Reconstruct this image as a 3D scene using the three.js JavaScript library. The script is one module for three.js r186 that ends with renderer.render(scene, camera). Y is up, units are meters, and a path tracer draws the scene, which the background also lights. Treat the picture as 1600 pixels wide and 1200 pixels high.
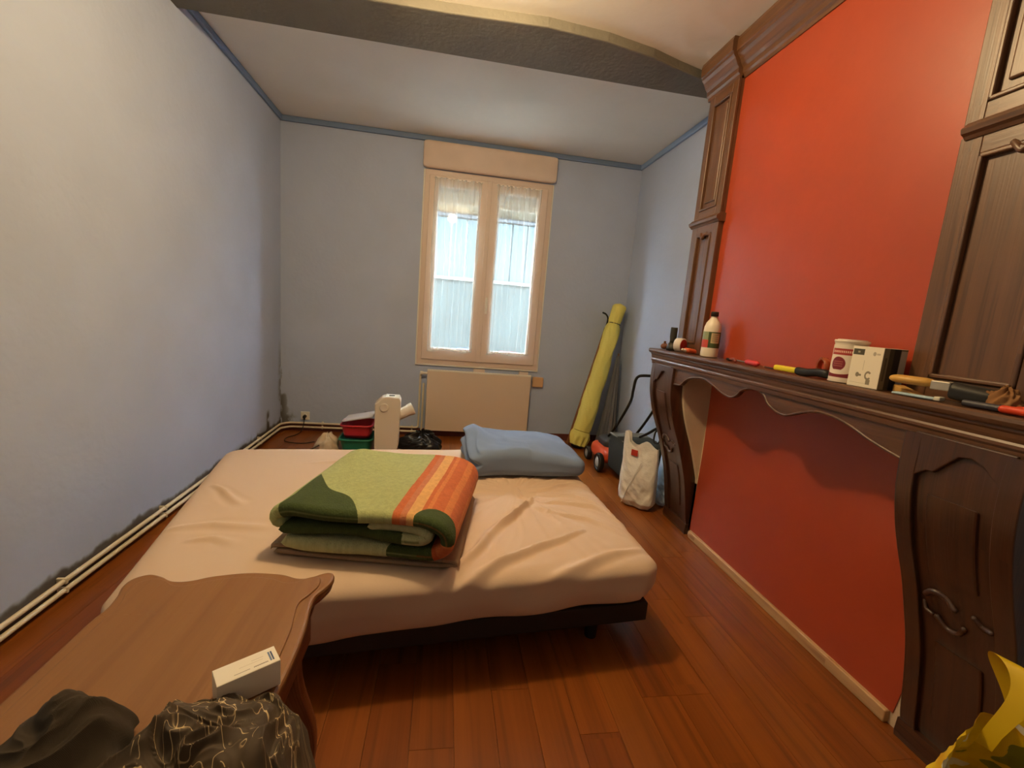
import * as THREE from 'three';
import { RoundedBoxGeometry } from 'three/addons/geometries/RoundedBoxGeometry.js';
import { mergeGeometries, mergeVertices, toCreasedNormals } from 'three/addons/utils/BufferGeometryUtils.js';

// ---------------------------------------------------------------- camera, light, exposure
const scene = new THREE.Scene();
const camera = new THREE.PerspectiveCamera(82.06, 4 / 3, 0.05, 80);
camera.position.set(0, 1.35, 0);
camera.rotation.order = 'YXZ';
camera.rotation.set(-0.15626, -0.15699, 0.08196);
const SKY = new THREE.Color().setRGB(0.74, 0.90, 1.0);
scene.background = SKY;                       // even overcast sky, seen only through the window
scene.backgroundIntensity = 44;
const LAMP = { at: [0.0, 2.79, -1.86], color: [1.0, 0.72, 0.38], power: 6.4, size: 3.2 };
const EXPOSURE = 1.0;
const renderer = new THREE.WebGLRenderer({ antialias: true });
renderer.toneMapping = THREE.LinearToneMapping;
renderer.toneMappingExposure = EXPOSURE;
renderer.shadowMap.enabled = true;

// ---------------------------------------------------------------- helpers
let seed = 7;
const rnd = () => { seed = (seed * 1664525 + 1013904223) >>> 0; return seed / 4294967296; };
const V = (x, y, z) => new THREE.Vector3(x, y, z);
const lerp = (a, b, t) => a + (b - a) * t, clamp = (x, a = 0, b = 1) => Math.min(b, Math.max(a, x));
const sstep = (a, b, x) => { const t = clamp((x - a) / (b - a)); return t * t * (3 - 2 * t); };
function hash(x, y, s) { let h = (x * 374761393 + y * 668265263 + s * 974634777) | 0; h = Math.imul(h ^ (h >>> 13), 1274126177); h ^= h >>> 16; return (h >>> 0) / 4294967296; }
function vnoise(x, y, p = 4096, s = 0) {
  const xi = Math.floor(x), yi = Math.floor(y), fx = x - xi, fy = y - yi, u = fx * fx * (3 - 2 * fx), v = fy * fy * (3 - 2 * fy);
  const m = (a) => ((a % p) + p) % p;
  return lerp(lerp(hash(m(xi), m(yi), s), hash(m(xi + 1), m(yi), s), u), lerp(hash(m(xi), m(yi + 1), s), hash(m(xi + 1), m(yi + 1), s), u), v);
}
function fbm(x, y, p = 4096, o = 4, s = 0) { let a = 0, w = 0.5, t = 0; for (let i = 0; i < o; i++) { a += w * vnoise(x, y, p, s + i * 17); t += w; w *= 0.5; x *= 2; y *= 2; p *= 2; } return a / t; }
const hex = (h) => [(h >> 16) & 255, (h >> 8) & 255, h & 255];
const mixc = (a, b, t) => [lerp(a[0], b[0], t), lerp(a[1], b[1], t), lerp(a[2], b[2], t)];
function tex(w, h, fn, srgb = true, repeat = true) {
  const d = new Uint8Array(w * h * 4);
  for (let j = 0; j < h; j++) for (let i = 0; i < w; i++) {
    const c = fn((i + 0.5) / w, (j + 0.5) / h), k = (j * w + i) * 4;
    if (typeof c === 'number') d[k] = d[k + 1] = d[k + 2] = clamp(c) * 255; else { d[k] = c[0]; d[k + 1] = c[1]; d[k + 2] = c[2]; }
    d[k + 3] = 255;
  }
  const t = new THREE.DataTexture(d, w, h, THREE.RGBAFormat);
  t.magFilter = THREE.LinearFilter; t.minFilter = THREE.LinearFilter;
  if (repeat) t.wrapS = t.wrapT = THREE.RepeatWrapping;
  if (srgb) t.colorSpace = THREE.SRGBColorSpace;
  t.needsUpdate = true; return t;
}
function rep(t, u, v) { const c = t.clone(); c.repeat.set(u, v); c.needsUpdate = true; return c; }
const S = (o) => new THREE.MeshStandardMaterial(o);
const plain = (h, rough = 0.6, o = {}) => S({ color: h, roughness: rough, ...o });

// uv in metres from the dominant direction of each face; v runs along the grain axis
function metreUV(g, grain = 1, du = 0, dv = 0) {
  g = g.index ? g.toNonIndexed() : g;
  const p = g.attributes.position, uv = new Float32Array(p.count * 2), A = V(), B = V(), C = V();
  for (let i = 0; i < p.count; i += 3) {
    A.fromBufferAttribute(p, i); B.fromBufferAttribute(p, i + 1); C.fromBufferAttribute(p, i + 2);
    const n = B.clone().sub(A).cross(C.clone().sub(A)), m = [Math.abs(n.x), Math.abs(n.y), Math.abs(n.z)];
    const d = m.indexOf(Math.max(...m)), rest = [0, 1, 2].filter((k) => k !== d);
    const v = rest.includes(grain) ? grain : rest[1], u = rest[0] === v ? rest[1] : rest[0];
    [A, B, C].forEach((q, k) => { const a = q.toArray(); uv[(i + k) * 2] = a[u] + du; uv[(i + k) * 2 + 1] = a[v] + dv; });
  }
  g.setAttribute('uv', new THREE.BufferAttribute(uv, 2)); return g;
}
function box(w, h, d, x = 0, y = 0, z = 0, r = 0.004, grain = 1) {
  const rr = Math.min(r, w * 0.49, h * 0.49, d * 0.49);
  const g = rr > 0 ? new RoundedBoxGeometry(w, h, d, 2, rr) : new THREE.BoxGeometry(w, h, d);
  g.translate(x, y, z); return metreUV(g, grain, w * 3.1, h * 1.7 + d);
}
const span = (x0, x1, y0, y1, z0, z1, r, grain) => box(x1 - x0, y1 - y0, z1 - z0, (x0 + x1) / 2, (y0 + y1) / 2, (z0 + z1) / 2, r, grain);
function cyl(r0, r1, h, x = 0, y = 0, z = 0, n = 28) { const g = new THREE.CylinderGeometry(r1, r0, h, n, 1); g.translate(x, y + h / 2, z); return g.toNonIndexed(); }
function lathe(pts, n = 36) { return new THREE.LatheGeometry(pts.map(([a, b]) => new THREE.Vector2(a, b)), n).toNonIndexed(); }
function tube(pts, r, seg = 40, rad = 10, closed = false, tension = 0.5) {
  const c = new THREE.CatmullRomCurve3(pts.map((q) => V(...q)), closed, 'catmullrom', tension);
  const parts = [new THREE.TubeGeometry(c, seg, r, rad, closed).toNonIndexed()];
  if (!closed) for (const q of [pts[0], pts[pts.length - 1]]) { const s = new THREE.SphereGeometry(r, rad, 6).toNonIndexed(); s.translate(...q); parts.push(s); }
  return mergeGeometries(parts);
}
function polyTube(pts, r, rad = 10, bend = 0.03) {        // straight runs with short bends
  const path = new THREE.CurvePath(), P = pts.map((q) => V(...q)); let from = P[0];
  for (let i = 1; i < P.length; i++) {
    if (i === P.length - 1) { path.add(new THREE.LineCurve3(from, P[i])); break; }
    const a = P[i].clone().add(P[i - 1].clone().sub(P[i]).setLength(bend)), b = P[i].clone().add(P[i + 1].clone().sub(P[i]).setLength(bend));
    path.add(new THREE.LineCurve3(from, a)); path.add(new THREE.QuadraticBezierCurve3(a, P[i], b)); from = b;
  }
  const gs = path.curves.map((c) => new THREE.TubeGeometry(c, c.isLineCurve3 ? 1 : 8, r, rad, false).toNonIndexed());
  for (const q of [P[0], P[P.length - 1]]) { const s = new THREE.SphereGeometry(r, rad, 6).toNonIndexed(); s.translate(q.x, q.y, q.z); gs.push(s); }
  return mergeGeometries(gs);
}
function extrude(pts, depth, bevel = 0, curve = 6) {
  const s = pts instanceof THREE.Shape ? pts : new THREE.Shape(pts.map(([a, b]) => new THREE.Vector2(a, b)));
  return new THREE.ExtrudeGeometry(s, { depth: depth - 2 * bevel, bevelEnabled: bevel > 0, bevelThickness: bevel, bevelSize: bevel, bevelOffset: -bevel, bevelSegments: 2, curveSegments: curve }).translate(0, 0, bevel);
}
// a profile in (x, y) swept along z from z0 to z1
const alongZ = (pts, z0, z1, bevel = 0, grain = 2) => metreUV(extrude(pts, z1 - z0, bevel).translate(0, 0, z0), grain);
// an outline in (z, y) given thickness from x0 to x1
function plateX(pts, x0, x1, bevel = 0, grain = 1) { const g = extrude(pts.map(([z, y]) => [-z, y]), x1 - x0, bevel); g.rotateY(Math.PI / 2); g.translate(x0, 0, 0); return metreUV(g, grain); }
const bake = (gs) => { gs = [].concat(gs).map((g) => { const n = g.index ? g.toNonIndexed() : g; for (const k of Object.keys(n.attributes)) if (!['position', 'normal', 'uv'].includes(k)) n.deleteAttribute(k); return n; }); return gs.length > 1 ? mergeGeometries(gs) : gs[0]; };

const used = {};
function numbered(n) { const k = used[n] = (used[n] ?? -1) + 1; return k ? `${n}_${String(k).padStart(3, '0')}` : n; }
function part(name, gs, m, parent) { const o = new THREE.Mesh(bake(gs), m); o.name = numbered(name); o.castShadow = o.receiveShadow = true; parent.add(o); return o; }
function note(o, label, category, group) { o.userData.label = label; o.userData.category = category; if (group) o.userData.group = group; return o; }
function thing(name, label, category, at = [0, 0, 0], turn = 0, group) { const o = new THREE.Group(); o.name = numbered(name); o.position.set(...at); o.rotation.y = turn; scene.add(o); return note(o, label, category, group); }
function solid(name, gs, m, label, category, group) { return note(part(name, gs, m, scene), label, category, group); }
function struct(name, gs, m) { const o = part(name, gs, m, scene); o.userData.kind = 'structure'; return o; }
function structGroup(name) { const o = new THREE.Group(); o.name = numbered(name); o.userData.kind = 'structure'; scene.add(o); return o; }
// rounded block, finely divided, each vertex passed through warp
function softBlock(a, b, c, r, na, nb, nc, warp) {
  let g = new THREE.BoxGeometry(a, b, c, na, nb, nc); const p = g.attributes.position, rr = Array.isArray(r) ? r : [r, r, r];
  for (let i = 0; i < p.count; i++) {
    const v = [p.getX(i), p.getY(i), p.getZ(i)], h = [a / 2, b / 2, c / 2];
    const q = v.map((x, k) => clamp(x, -(h[k] - rr[k]), h[k] - rr[k])), d = v.map((x, k) => (x - q[k]) / rr[k]), L = Math.hypot(...d);
    const mx = Math.max(...d.map(Math.abs)), s = L > 1e-6 ? mx / L : 0;
    let o = q.map((x, k) => x + d[k] * s * rr[k]); if (warp) o = warp(...o); p.setXYZ(i, ...o);
  }
  g.deleteAttribute('normal'); const uv = g.attributes.uv.clone(); g.deleteAttribute('uv'); g = mergeVertices(g, 1e-5); g.computeVertexNormals();
  return g.toNonIndexed();
}
// a thick cloth strip folded along a path in (x, y), `width` deep in z, rounded at every edge; uv = (along, across)
function foldedStrip(path, width, thick, nu = 90, wob = () => 0, bulge = () => 0) {
  const c = new THREE.CatmullRomCurve3(path.map(([x, y]) => V(x, y, 0)), false, 'centripetal'), r = thick / 2, ring = [], nd = 40, na = 10;
  for (let k = 0; k <= nd; k++) ring.push([lerp(-width / 2 + r, width / 2 - r, k / nd), r]);
  for (let k = 1; k < na; k++) { const a = Math.PI / 2 - Math.PI * k / na; ring.push([width / 2 - r + r * Math.cos(a), r * Math.sin(a)]); }
  for (let k = 0; k <= nd; k++) ring.push([lerp(width / 2 - r, -width / 2 + r, k / nd), -r]);
  for (let k = 1; k < na; k++) { const a = -Math.PI / 2 - Math.PI * k / na; ring.push([-width / 2 + r + r * Math.cos(a), r * Math.sin(a)]); }
  const m = ring.length, pos = [], uv = [], idx = [], len = c.getLength();
  for (let i = 0; i <= nu; i++) {
    const u = i / nu, P = c.getPointAt(u), T = c.getTangentAt(u), N = V(-T.y, T.x, 0), e = Math.min(u, 1 - u) * len / r, k = e < 1 ? Math.sqrt(Math.max(0, 1 - (1 - e) ** 2)) : 1;
    for (let j = 0; j <= m; j++) { const [d, n] = ring[j % m]; const nn = n * Math.max(k, 0.02) * (1 + bulge(u, d, n)); pos.push(P.x + N.x * nn, P.y + N.y * nn, d + wob(u, n)); uv.push(u, (d + width / 2) / width); }
  }
  const q = m + 1; for (let i = 0; i < nu; i++) for (let j = 0; j < m; j++) { const a = i * q + j, b = a + 1, d = a + q, e = d + 1; idx.push(a, d, b, b, d, e); }
  const g = new THREE.BufferGeometry(); g.setAttribute('position', new THREE.Float32BufferAttribute(pos, 3)); g.setAttribute('uv', new THREE.Float32BufferAttribute(uv, 2)); g.setIndex(idx); g.computeVertexNormals();
  return g.toNonIndexed();
}
// grid surface fn(u, v) -> [x, y, z]
function sheet(nu, nv, fn, closedU = false) {
  const pos = [], uv = [], idx = [];
  for (let i = 0; i <= nu; i++) for (let j = 0; j <= nv; j++) { const p = fn(i / nu, j / nv); pos.push(...p); uv.push(i / nu, j / nv); }
  for (let i = 0; i < nu; i++) for (let j = 0; j < nv; j++) { const a = i * (nv + 1) + j, b = a + 1, c = a + nv + 1, d = c + 1; idx.push(a, c, b, b, c, d); }
  const g = new THREE.BufferGeometry(); g.setAttribute('position', new THREE.Float32BufferAttribute(pos, 3)); g.setAttribute('uv', new THREE.Float32BufferAttribute(uv, 2)); g.setIndex(idx); g.computeVertexNormals();
  return g.toNonIndexed();
}

// ---------------------------------------------------------------- materials
const plasterBump = tex(512, 512, (u, v) => 0.5 * fbm(u * 8, v * 8, 8, 5, 3) + 0.5 * fbm(u * 48, v * 48, 48, 3, 9), false);
const paintTone = (h, amp) => tex(256, 256, (u, v) => { const n = fbm(u * 5, v * 5, 5, 5, 21) - 0.5; return hex(h).map((c) => clamp(c / 255 * (1 + n * amp)) * 255); });
const M = {};
M.ceiling = S({ map: rep(paintTone(0xe9e6de, 0.06), 0.4, 0.4), roughness: 0.9, bumpMap: rep(plasterBump, 0.7, 0.7), bumpScale: 0.0012 });
const BLUE = 0xb4c0d8;
M.blue = S({ map: rep(paintTone(BLUE, 0.06), 0.5, 0.5), roughness: 0.75, bumpMap: rep(plasterBump, 0.8, 0.8), bumpScale: 0.0025 });
M.red = new THREE.MeshPhysicalMaterial({ map: rep(paintTone(0xa84224, 0.08), 0.8, 0.8), roughness: 0.4, clearcoat: 0.35, clearcoatRoughness: 0.3, bumpMap: rep(plasterBump, 0.9, 0.9), bumpScale: 0.0008 });
M.cream = S({ map: rep(paintTone(0xd6c2a4, 0.12), 0.8, 0.8), roughness: 0.85, bumpMap: rep(plasterBump, 1.2, 1.2), bumpScale: 0.003 });
M.trim = plain(0x7287a8, 0.6);
M.beam = S({ map: rep(paintTone(0x6e6a60, 0.18), 0.9, 0.9), roughness: 0.7, bumpMap: rep(plasterBump, 1, 1), bumpScale: 0.004 });
M.peach = plain(0xdcc8b8, 0.45);
M.peachWall = S({ map: rep(paintTone(0xdfcab9, 0.08), 1, 1), roughness: 0.7, bumpMap: rep(plasterBump, 1, 1), bumpScale: 0.002 });
M.white = plain(0xe9e2d2, 0.45); M.whitePlastic = plain(0xe6ddcc, 0.4);
M.black = plain(0x15130f, 0.5); M.darkGrey = plain(0x33322f, 0.6);
const woodTex = (a, b, c, s, knots = 0) => tex(512, 512, (u, v) => {
  const w = fbm(u * 4, v * 2, 4, 3, s) * 0.9, g = fbm((u + w * 0.03) * 42, v * 3, 42, 4, s + 5), st = fbm(u * 120, v * 5, 120, 2, s + 11);
  let k = 0.6 * g + 0.25 * st + 0.35 * (0.5 + 0.5 * Math.sin((u * 6 + w * 2.2) * 6.283)) - 0.1;
  let col = mixc(hex(a), hex(b), clamp(k)); col = mixc(col, hex(c), clamp((0.42 - g) * 2.2)); return col;
});
const oakDark = woodTex(0x351b0d, 0x502d16, 0x231107, 31);
const woodBump = tex(512, 512, (u, v) => fbm(u * 90, v * 4, 90, 4, 51), false);
M.mantel = new THREE.MeshPhysicalMaterial({ map: rep(oakDark, 3, 1.2), roughness: 0.42, bumpMap: rep(woodBump, 3, 1.2), bumpScale: 0.0005, clearcoat: 0.7, clearcoatRoughness: 0.33 });
M.shelf = new THREE.MeshPhysicalMaterial({ map: rep(woodTex(0x47290f, 0x664020, 0x311a09, 41), 3, 1.2), roughness: 0.45, bumpMap: rep(woodBump, 3, 1.2), bumpScale: 0.0005, clearcoat: 0.6, clearcoatRoughness: 0.35 });  // leg wood in a lighter tone: light on shelf and apron painted in
M.upper = new THREE.MeshPhysicalMaterial({ map: rep(woodTex(0x55371f, 0x70492a, 0x3d2513, 37), 3, 1.2), roughness: 0.42, bumpMap: rep(woodBump, 3, 1.2), bumpScale: 0.0004, clearcoat: 0.7, clearcoatRoughness: 0.35 });  // same wood lightened again, the stronger light up here put into the colour
const floorTex = woodTex(0x7b4318, 0x97561f, 0x653612, 77);
M.planks = [0xffffff, 0xf0e6de, 0xf8efe6, 0xe8dacd, 0xfaf2ea].map((c, i) => new THREE.MeshPhysicalMaterial({ color: c, map: rep(floorTex, 1.1, 0.5), roughness: 0.3, bumpMap: rep(woodBump, 2, 0.6), bumpScale: 0.0004 }));
M.subfloor = plain(0x3a1f12, 0.9);
M.skirt = S({ map: rep(woodTex(0xb08658, 0xd0a878, 0x8a6038, 91), 2, 1), roughness: 0.5 });
M.baseRed = plain(0x5e2a20, 0.55);
M.tableTop = S({ map: rep(woodTex(0x82562a, 0x8f6335, 0x764c24, 15), 1.0, 0.5), roughness: 0.5, bumpMap: rep(woodBump, 2, 1), bumpScale: 0.0006 });
M.tableSide = S({ map: rep(woodTex(0x6e3d20, 0x8a5230, 0x4f2a16, 19), 3, 1), roughness: 0.4, bumpMap: rep(woodBump, 3, 1), bumpScale: 0.0006 });
const weave = tex(256, 256, (u, v) => 0.5 + 0.25 * Math.sin(u * 6.283 * 64) + 0.25 * Math.sin(v * 6.283 * 64), false);
const fuzz = tex(256, 256, (u, v) => fbm(u * 64, v * 64, 64, 3, 5), false);
M.sheet = new THREE.MeshPhysicalMaterial({ color: 0xd1b69c, roughness: 0.85, bumpMap: rep(weave, 8, 8), bumpScale: 0.0003, sheen: 0.2, sheenRoughness: 0.6 });
const fleece = (c, o = {}) => new THREE.MeshPhysicalMaterial({ color: c, roughness: 0.95, bumpMap: rep(fuzz, 3, 3), bumpScale: 0.003, sheen: 0.35, sheenRoughness: 0.7, ...o });
M.blueFleece = fleece(0x7688a6); M.taupe = fleece(0x9c8266); M.darkWood = plain(0x1a0f0a, 0.7);
M.pipe = plain(0xe0d3b6, 0.4); M.radiator = plain(0xdcc9b2, 0.42);
M.glass = new THREE.MeshPhysicalMaterial({ color: 0xffffff, transmission: 1, thickness: 0, roughness: 0.02, ior: 1.5 });

// ---------------------------------------------------------------- the room
const XL = -1.609, XR = 1.923, ZF = -4.663, H = 2.978, HN = 2.935, ZB = 1.0, XC = 1.55, XW = 1.664;
const floor = structGroup('floor');
part('subfloor', span(-1.9, 2.1, -0.14, -0.012, ZF - 0.05, ZB + 0.1, 0), M.subfloor, floor);
{ // laminate boards, each its own piece
  const W = 0.138, lens = [1.28, 1.285, 1.29];
  for (let i = 0, x = -1.64 - 0.056; x < XR; i++, x += W) {
    let z = ZF - 0.02 - rnd() * 1.1;
    if (Math.abs(x - 0.736) < 0.07 || Math.abs(x - 0.874) < 0.07) z = -1.325 - 1.285 * 3;
    for (let k = 0; z < ZB; k++, z += 1.285) {
      const z0 = Math.max(z, ZF - 0.02), z1 = Math.min(z + 1.285, ZB); if (z1 - z0 < 0.02) continue;
      const x1 = Math.min(x + W, XR + 0.02);
      const g = metreUV(new THREE.BoxGeometry(x1 - x - 0.0012, 0.012, z1 - z0 - 0.0012).translate((x + x1) / 2, -0.006, (z0 + z1) / 2), 2, i * 0.37 + k * 0.21, i * 0.63 + k * 1.7);
      part('plank', g, M.planks[Math.floor(rnd() * 5)], floor);
    }
  }
}
struct('ceiling', [span(-1.95, 2.1, H, H + 0.14, ZF - 0.3, -2.84, 0), span(-1.95, 2.1, HN, H + 0.14, -2.86, ZB + 0.15, 0)], M.ceiling);
// far wall with the window opening
const WX0 = -0.285, WX1 = 0.99, WY0 = 0.772, WY1 = 2.675;
{
  const s = new THREE.Shape([[-1.95, -0.14], [2.1, -0.14], [2.1, H], [-1.95, H]].map(([a, b]) => new THREE.Vector2(a, b)));
  s.holes.push(new THREE.Path([[WX0, WY0], [WX0, WY1], [WX1, WY1], [WX1, WY0]].map(([a, b]) => new THREE.Vector2(a, b))));
  const mould = tex(1024, 1024, (u, v) => {
    const x = u * 4.05 - 1.95, y = v * 3.12 - 0.14, d = x + 1.61, n = fbm(x * 14, y * 9, 4096, 5, 40), n2 = fbm(x * 3, y * 3, 4096, 4, 44);
    let c = hex(BLUE).map((k) => k * (1 + (n2 - 0.5) * 0.06));
    const dirt = Math.max(sstep(0.11, 0.0, d) * sstep(1.05, 0.15, y), sstep(0.14, 0.03, y) * sstep(0.55, 0.0, d)) * sstep(0.44, 0.64, n);
    const spot = Math.exp(-(((x + 1.51) / 0.045) ** 2 + ((y - 0.115) / 0.05) ** 2)) * sstep(0.3, 0.6, n) + 0.6 * Math.exp(-(((x + 1.545) / 0.03) ** 2 + ((y - 0.43) / 0.04) ** 2)) * sstep(0.35, 0.6, n) + 0.5 * Math.exp(-(((x + 0.78) / 0.012) ** 2 + ((y - 0.215) / 0.012) ** 2));
    return mixc(c, hex(0x4b4438), clamp(dirt * 0.85 + spot * 0.9));
  }, true, false);
  const g = extrude(s, 0.3).translate(0, 0, ZF - 0.3), p = g.attributes.position, uv = g.attributes.uv;
  for (let i = 0; i < p.count; i++) uv.setXY(i, (p.getX(i) + 1.95) / 4.05, (p.getY(i) + 0.14) / 3.12);
  const bm = rep(plasterBump, 3.2, 2.5);
  struct('wall_far', g, S({ map: mould, roughness: 0.75, bumpMap: bm, bumpScale: 0.0025 }));
}
// left wall, a touch out of square with the far wall
const LT = 0.0149;
{
  const L = 5.9, stain = tex(2048, 1024, (u, v) => {
    const s = u * L, y = v * 3.12 - 0.14, n = fbm(s * 12, y * 8, 4096, 5, 60), n2 = fbm(s * 2.5, y * 2.5, 4096, 4, 64), n3 = fbm(s * 30, y * 30, 4096, 3, 66);
    let c = hex(BLUE).map((k) => k * (1 + (n2 - 0.5) * 0.07));
    const reach = 0.05 + 0.13 * sstep(2.2, 0.5, s), low = sstep(reach, 0.02, y) * sstep(0.40, 0.62, n) * sstep(3.6, 0.6, s);
    const edge = sstep(0.0, 0.03, 0.082 + 0.05 * fbm(s * 7, 3, 4096, 4, 68) + 0.02 * n3 - y);
    const corner = sstep(0.10, 0.0, s) * sstep(1.2, 0.1, y) * sstep(0.45, 0.62, n);
    const smear = Math.exp(-(((s - 0.34) / 0.03) ** 2)) * sstep(0.3, 0.22, y) * sstep(0.05, 0.12, y) * sstep(0.34, 0.55, n);
    return mixc(c, hex(0x433a2e), clamp(low * 0.75 + edge * 0.8 + corner * 0.7 + smear * 0.9));
  }, true, false);
  const g = new THREE.BoxGeometry(0.2, 3.12, L), p = g.attributes.position, uv = g.attributes.uv;
  g.translate(-0.1, 1.42, L / 2);
  for (let i = 0; i < p.count; i++) uv.setXY(i, p.getZ(i) / L, (p.getY(i) + 0.14) / 3.12);
  const w = struct('wall_left', g, S({ map: stain, roughness: 0.75, bumpMap: rep(plasterBump, 4.5, 2.4), bumpScale: 0.0025 }));
  w.position.set(XL, 0, ZF); w.rotation.y = LT;
}
struct('wall_right', span(XR, XR + 0.2, -0.14, H, ZF - 0.3, ZB + 0.1, 0), M.blue);
struct('wall_near', span(-1.95, XR + 0.2, -0.14, H, ZB, ZB + 0.15, 0), M.blue);
struct('trim_1', span(XL - 0.02, XR, H - 0.048, H, ZF, ZF + 0.026, 0.008, 0), M.trim);
{ const t = struct('trim_2', span(0, 0.026, H - 0.048, H, 0.02, 1.70, 0.008, 2), M.trim); t.position.set(XL, 0, ZF); t.rotation.y = LT; }
struct('trim_3', span(XR - 0.026, XR, H - 0.048, H, ZF + 0.02, -2.96, 0.008, 2), plain(0x93acd0, 0.6));
{ // plaster covered beam across the ceiling: plan outline in (x, z) with a slightly wandering near side
  const near = [[-1.75, -2.66], [-0.9, -2.66], [-0.09, -2.64], [0.45, -2.605], [0.8, -2.635], [1.1, -2.70], [1.3, -2.77], [1.5, -2.83]];
  const g = extrude([[-1.75, 3.03], [1.9, 3.03], ...near.slice().reverse().map(([x, z]) => [x, -z])].map(([a, b]) => [a, b]), 0.10, 0.008);
  g.rotateX(-Math.PI / 2); g.translate(0, 2.885, 0);
  struct('beam', metreUV(g, 0), M.beam);
}
struct('baseboard_far', span(XL, XR, 0, 0.075, ZF, ZF + 0.014, 0.004, 0), M.baseRed);
struct('baseboard_chimney', span(XW - 0.022, XW + 0.02, 0, 0.05, -2.5, -1.165, 0.006, 2), M.skirt);

// ---- chimney breast: red panel above and below, plaster cheeks behind the curved legs
const legPts = [[0, 1.668], [0.045, 1.655], [0.1, 1.640], [0.226, 1.620], [0.375, 1.590], [0.495, 1.553], [0.611, 1.514], [0.724, 1.468], [0.811, 1.438], [0.918, 1.413], [1.0, 1.406], [1.1, 1.408]];
const legCurve = new THREE.CatmullRomCurve3(legPts.map(([y, x]) => V(x, y, 0)), false, 'centripetal').getPoints(48);
const LZ = [-2.83, -2.54], RZ = [-1.12, -0.82];
{
  const w = structGroup('wall_chimney');
  part('breast', [span(XC, XR + 0.05, 1.15, HN + 0.03, -2.74, -0.86, 0)], M.red, w);
  part('plaster_core', span(XW, XR + 0.05, -0.02, 1.15, -2.80, -0.86, 0), M.cream, w);
  part('red_panel', plateX([[-2.515, 0.05], [-2.50, 0.6], [-2.515, 1.12], [-1.12, 1.12], [-1.11, 0.42], [-1.155, 0.05]], XW - 0.004, XW + 0.002, 0), M.red, w);
  for (const [z0, z1] of [[LZ[0] + 0.03, -2.515], [-1.105, RZ[1] - 0.03]]) {
    const pts = legCurve.filter((p) => p.y > 0.02).map((p) => [Math.min(p.x + 0.075, XW), p.y]);
    part('plaster_cheek', alongZ([[XW + 0.01, 0.0], ...pts, [XW + 0.01, 1.1]], z0, z1), M.cream, w);
  }
}

// ---------------------------------------------------------------- window
{
  const w = structGroup('window_1'), z0 = ZF - 0.05, z1 = ZF + 0.022;
  const bar = (x0, x1, y0, y1, a = z0, b = z1) => span(x0, x1, y0, y1, a, b, 0.006);
  part('window_frame', [bar(WX0, WX0 + 0.06, WY0, WY1), bar(WX1 - 0.06, WX1, WY0, WY1), bar(WX0 + 0.05, WX1 - 0.05, WY1 - 0.06, WY1), bar(WX0 + 0.05, WX1 - 0.05, WY0, WY0 + 0.06)], M.peach, w);
  part('frame_trim', [span(WX0 - 0.014, WX0, WY0 - 0.014, WY1, ZF, ZF + 0.012, 0.003), span(WX1, WX1 + 0.014, WY0 - 0.014, WY1, ZF, ZF + 0.012, 0.003), span(WX0 - 0.014, WX1 + 0.014, WY0 - 0.016, WY0, ZF, ZF + 0.02, 0.003)], M.white, w);
  const sash = (x0, x1, gx0, gx1) => {
    const y0 = WY0 + 0.05, y1 = WY1 - 0.05, a = z0 + 0.01, b = z1 + 0.016;
    const s = part('sash', [bar(x0, gx0, y0, y1, a, b), bar(gx1, x1, y0, y1, a, b), bar(gx0 - 0.01, gx1 + 0.01, 2.54, y1, a, b), bar(gx0 - 0.01, gx1 + 0.01, y0, 0.935, a, b)], M.peach, w);
    part('glazing_bead', [bar(gx0, gx0 + 0.012, 0.935, 2.54, a + 0.03, b - 0.008), bar(gx1 - 0.012, gx1, 0.935, 2.54, a + 0.03, b - 0.008), bar(gx0, gx1, 0.935, 0.947, a + 0.03, b - 0.008), bar(gx0, gx1, 2.528, 2.54, a + 0.03, b - 0.008)], M.peach, s);
    part('pane', span(gx0 - 0.004, gx1 + 0.004, 0.93, 2.545, ZF - 0.022, ZF - 0.018, 0), M.glass, s);
    return s;
  };
  sash(WX0 + 0.045, 0.348, -0.16, 0.262); const s2 = sash(0.352, WX1 - 0.045, 0.446, 0.862);
  part('meeting_strip', span(0.328, 0.372, WY0 + 0.05, WY1 - 0.05, z1 + 0.014, z1 + 0.024, 0.004), M.peach, w);
  part('handle', [span(0.383, 0.405, 1.40, 1.50, z1 + 0.014, z1 + 0.022, 0.004), box(0.018, 0.018, 0.05, 0.394, 1.47, z1 + 0.045, 0.006), span(0.384, 0.404, 1.33, 1.48, z1 + 0.058, z1 + 0.072, 0.006)], M.white, s2);
  part('sill_board', span(WX0 - 0.02, WX1 + 0.02, WY0 - 0.04, WY0, ZF - 0.36, ZF - 0.05, 0.004, 0), plain(0x9c968c, 0.8), w);
  for (let k = 0; k < 5; k++) part('shutter_slat', span(WX0 + 0.06, WX1 - 0.06, 2.40 + k * 0.052, 2.448 + k * 0.052, ZF - 0.10, ZF - 0.088, 0.005, 0), plain(0xd8d6cc, 0.5), w);
  for (const x of [WX0 + 0.05, WX1 - 0.05]) part('shutter_rail', span(x - 0.015, x + 0.015, WY0, WY1, ZF - 0.115, ZF - 0.075, 0.003), plain(0xcfccc0, 0.5), w);
}
note(part('shutter_box', (() => { const g = softBlock(1.325, 0.246, 0.075, [0.03, 0.03, 0.03], 30, 8, 6, (x, y, z) => [x, y, z]); return metreUV(g.translate(0.353, 2.806, ZF + 0.035), 0); })(), M.peachWall, scene), 'cream roller shutter box above the window', 'shutter box');
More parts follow.
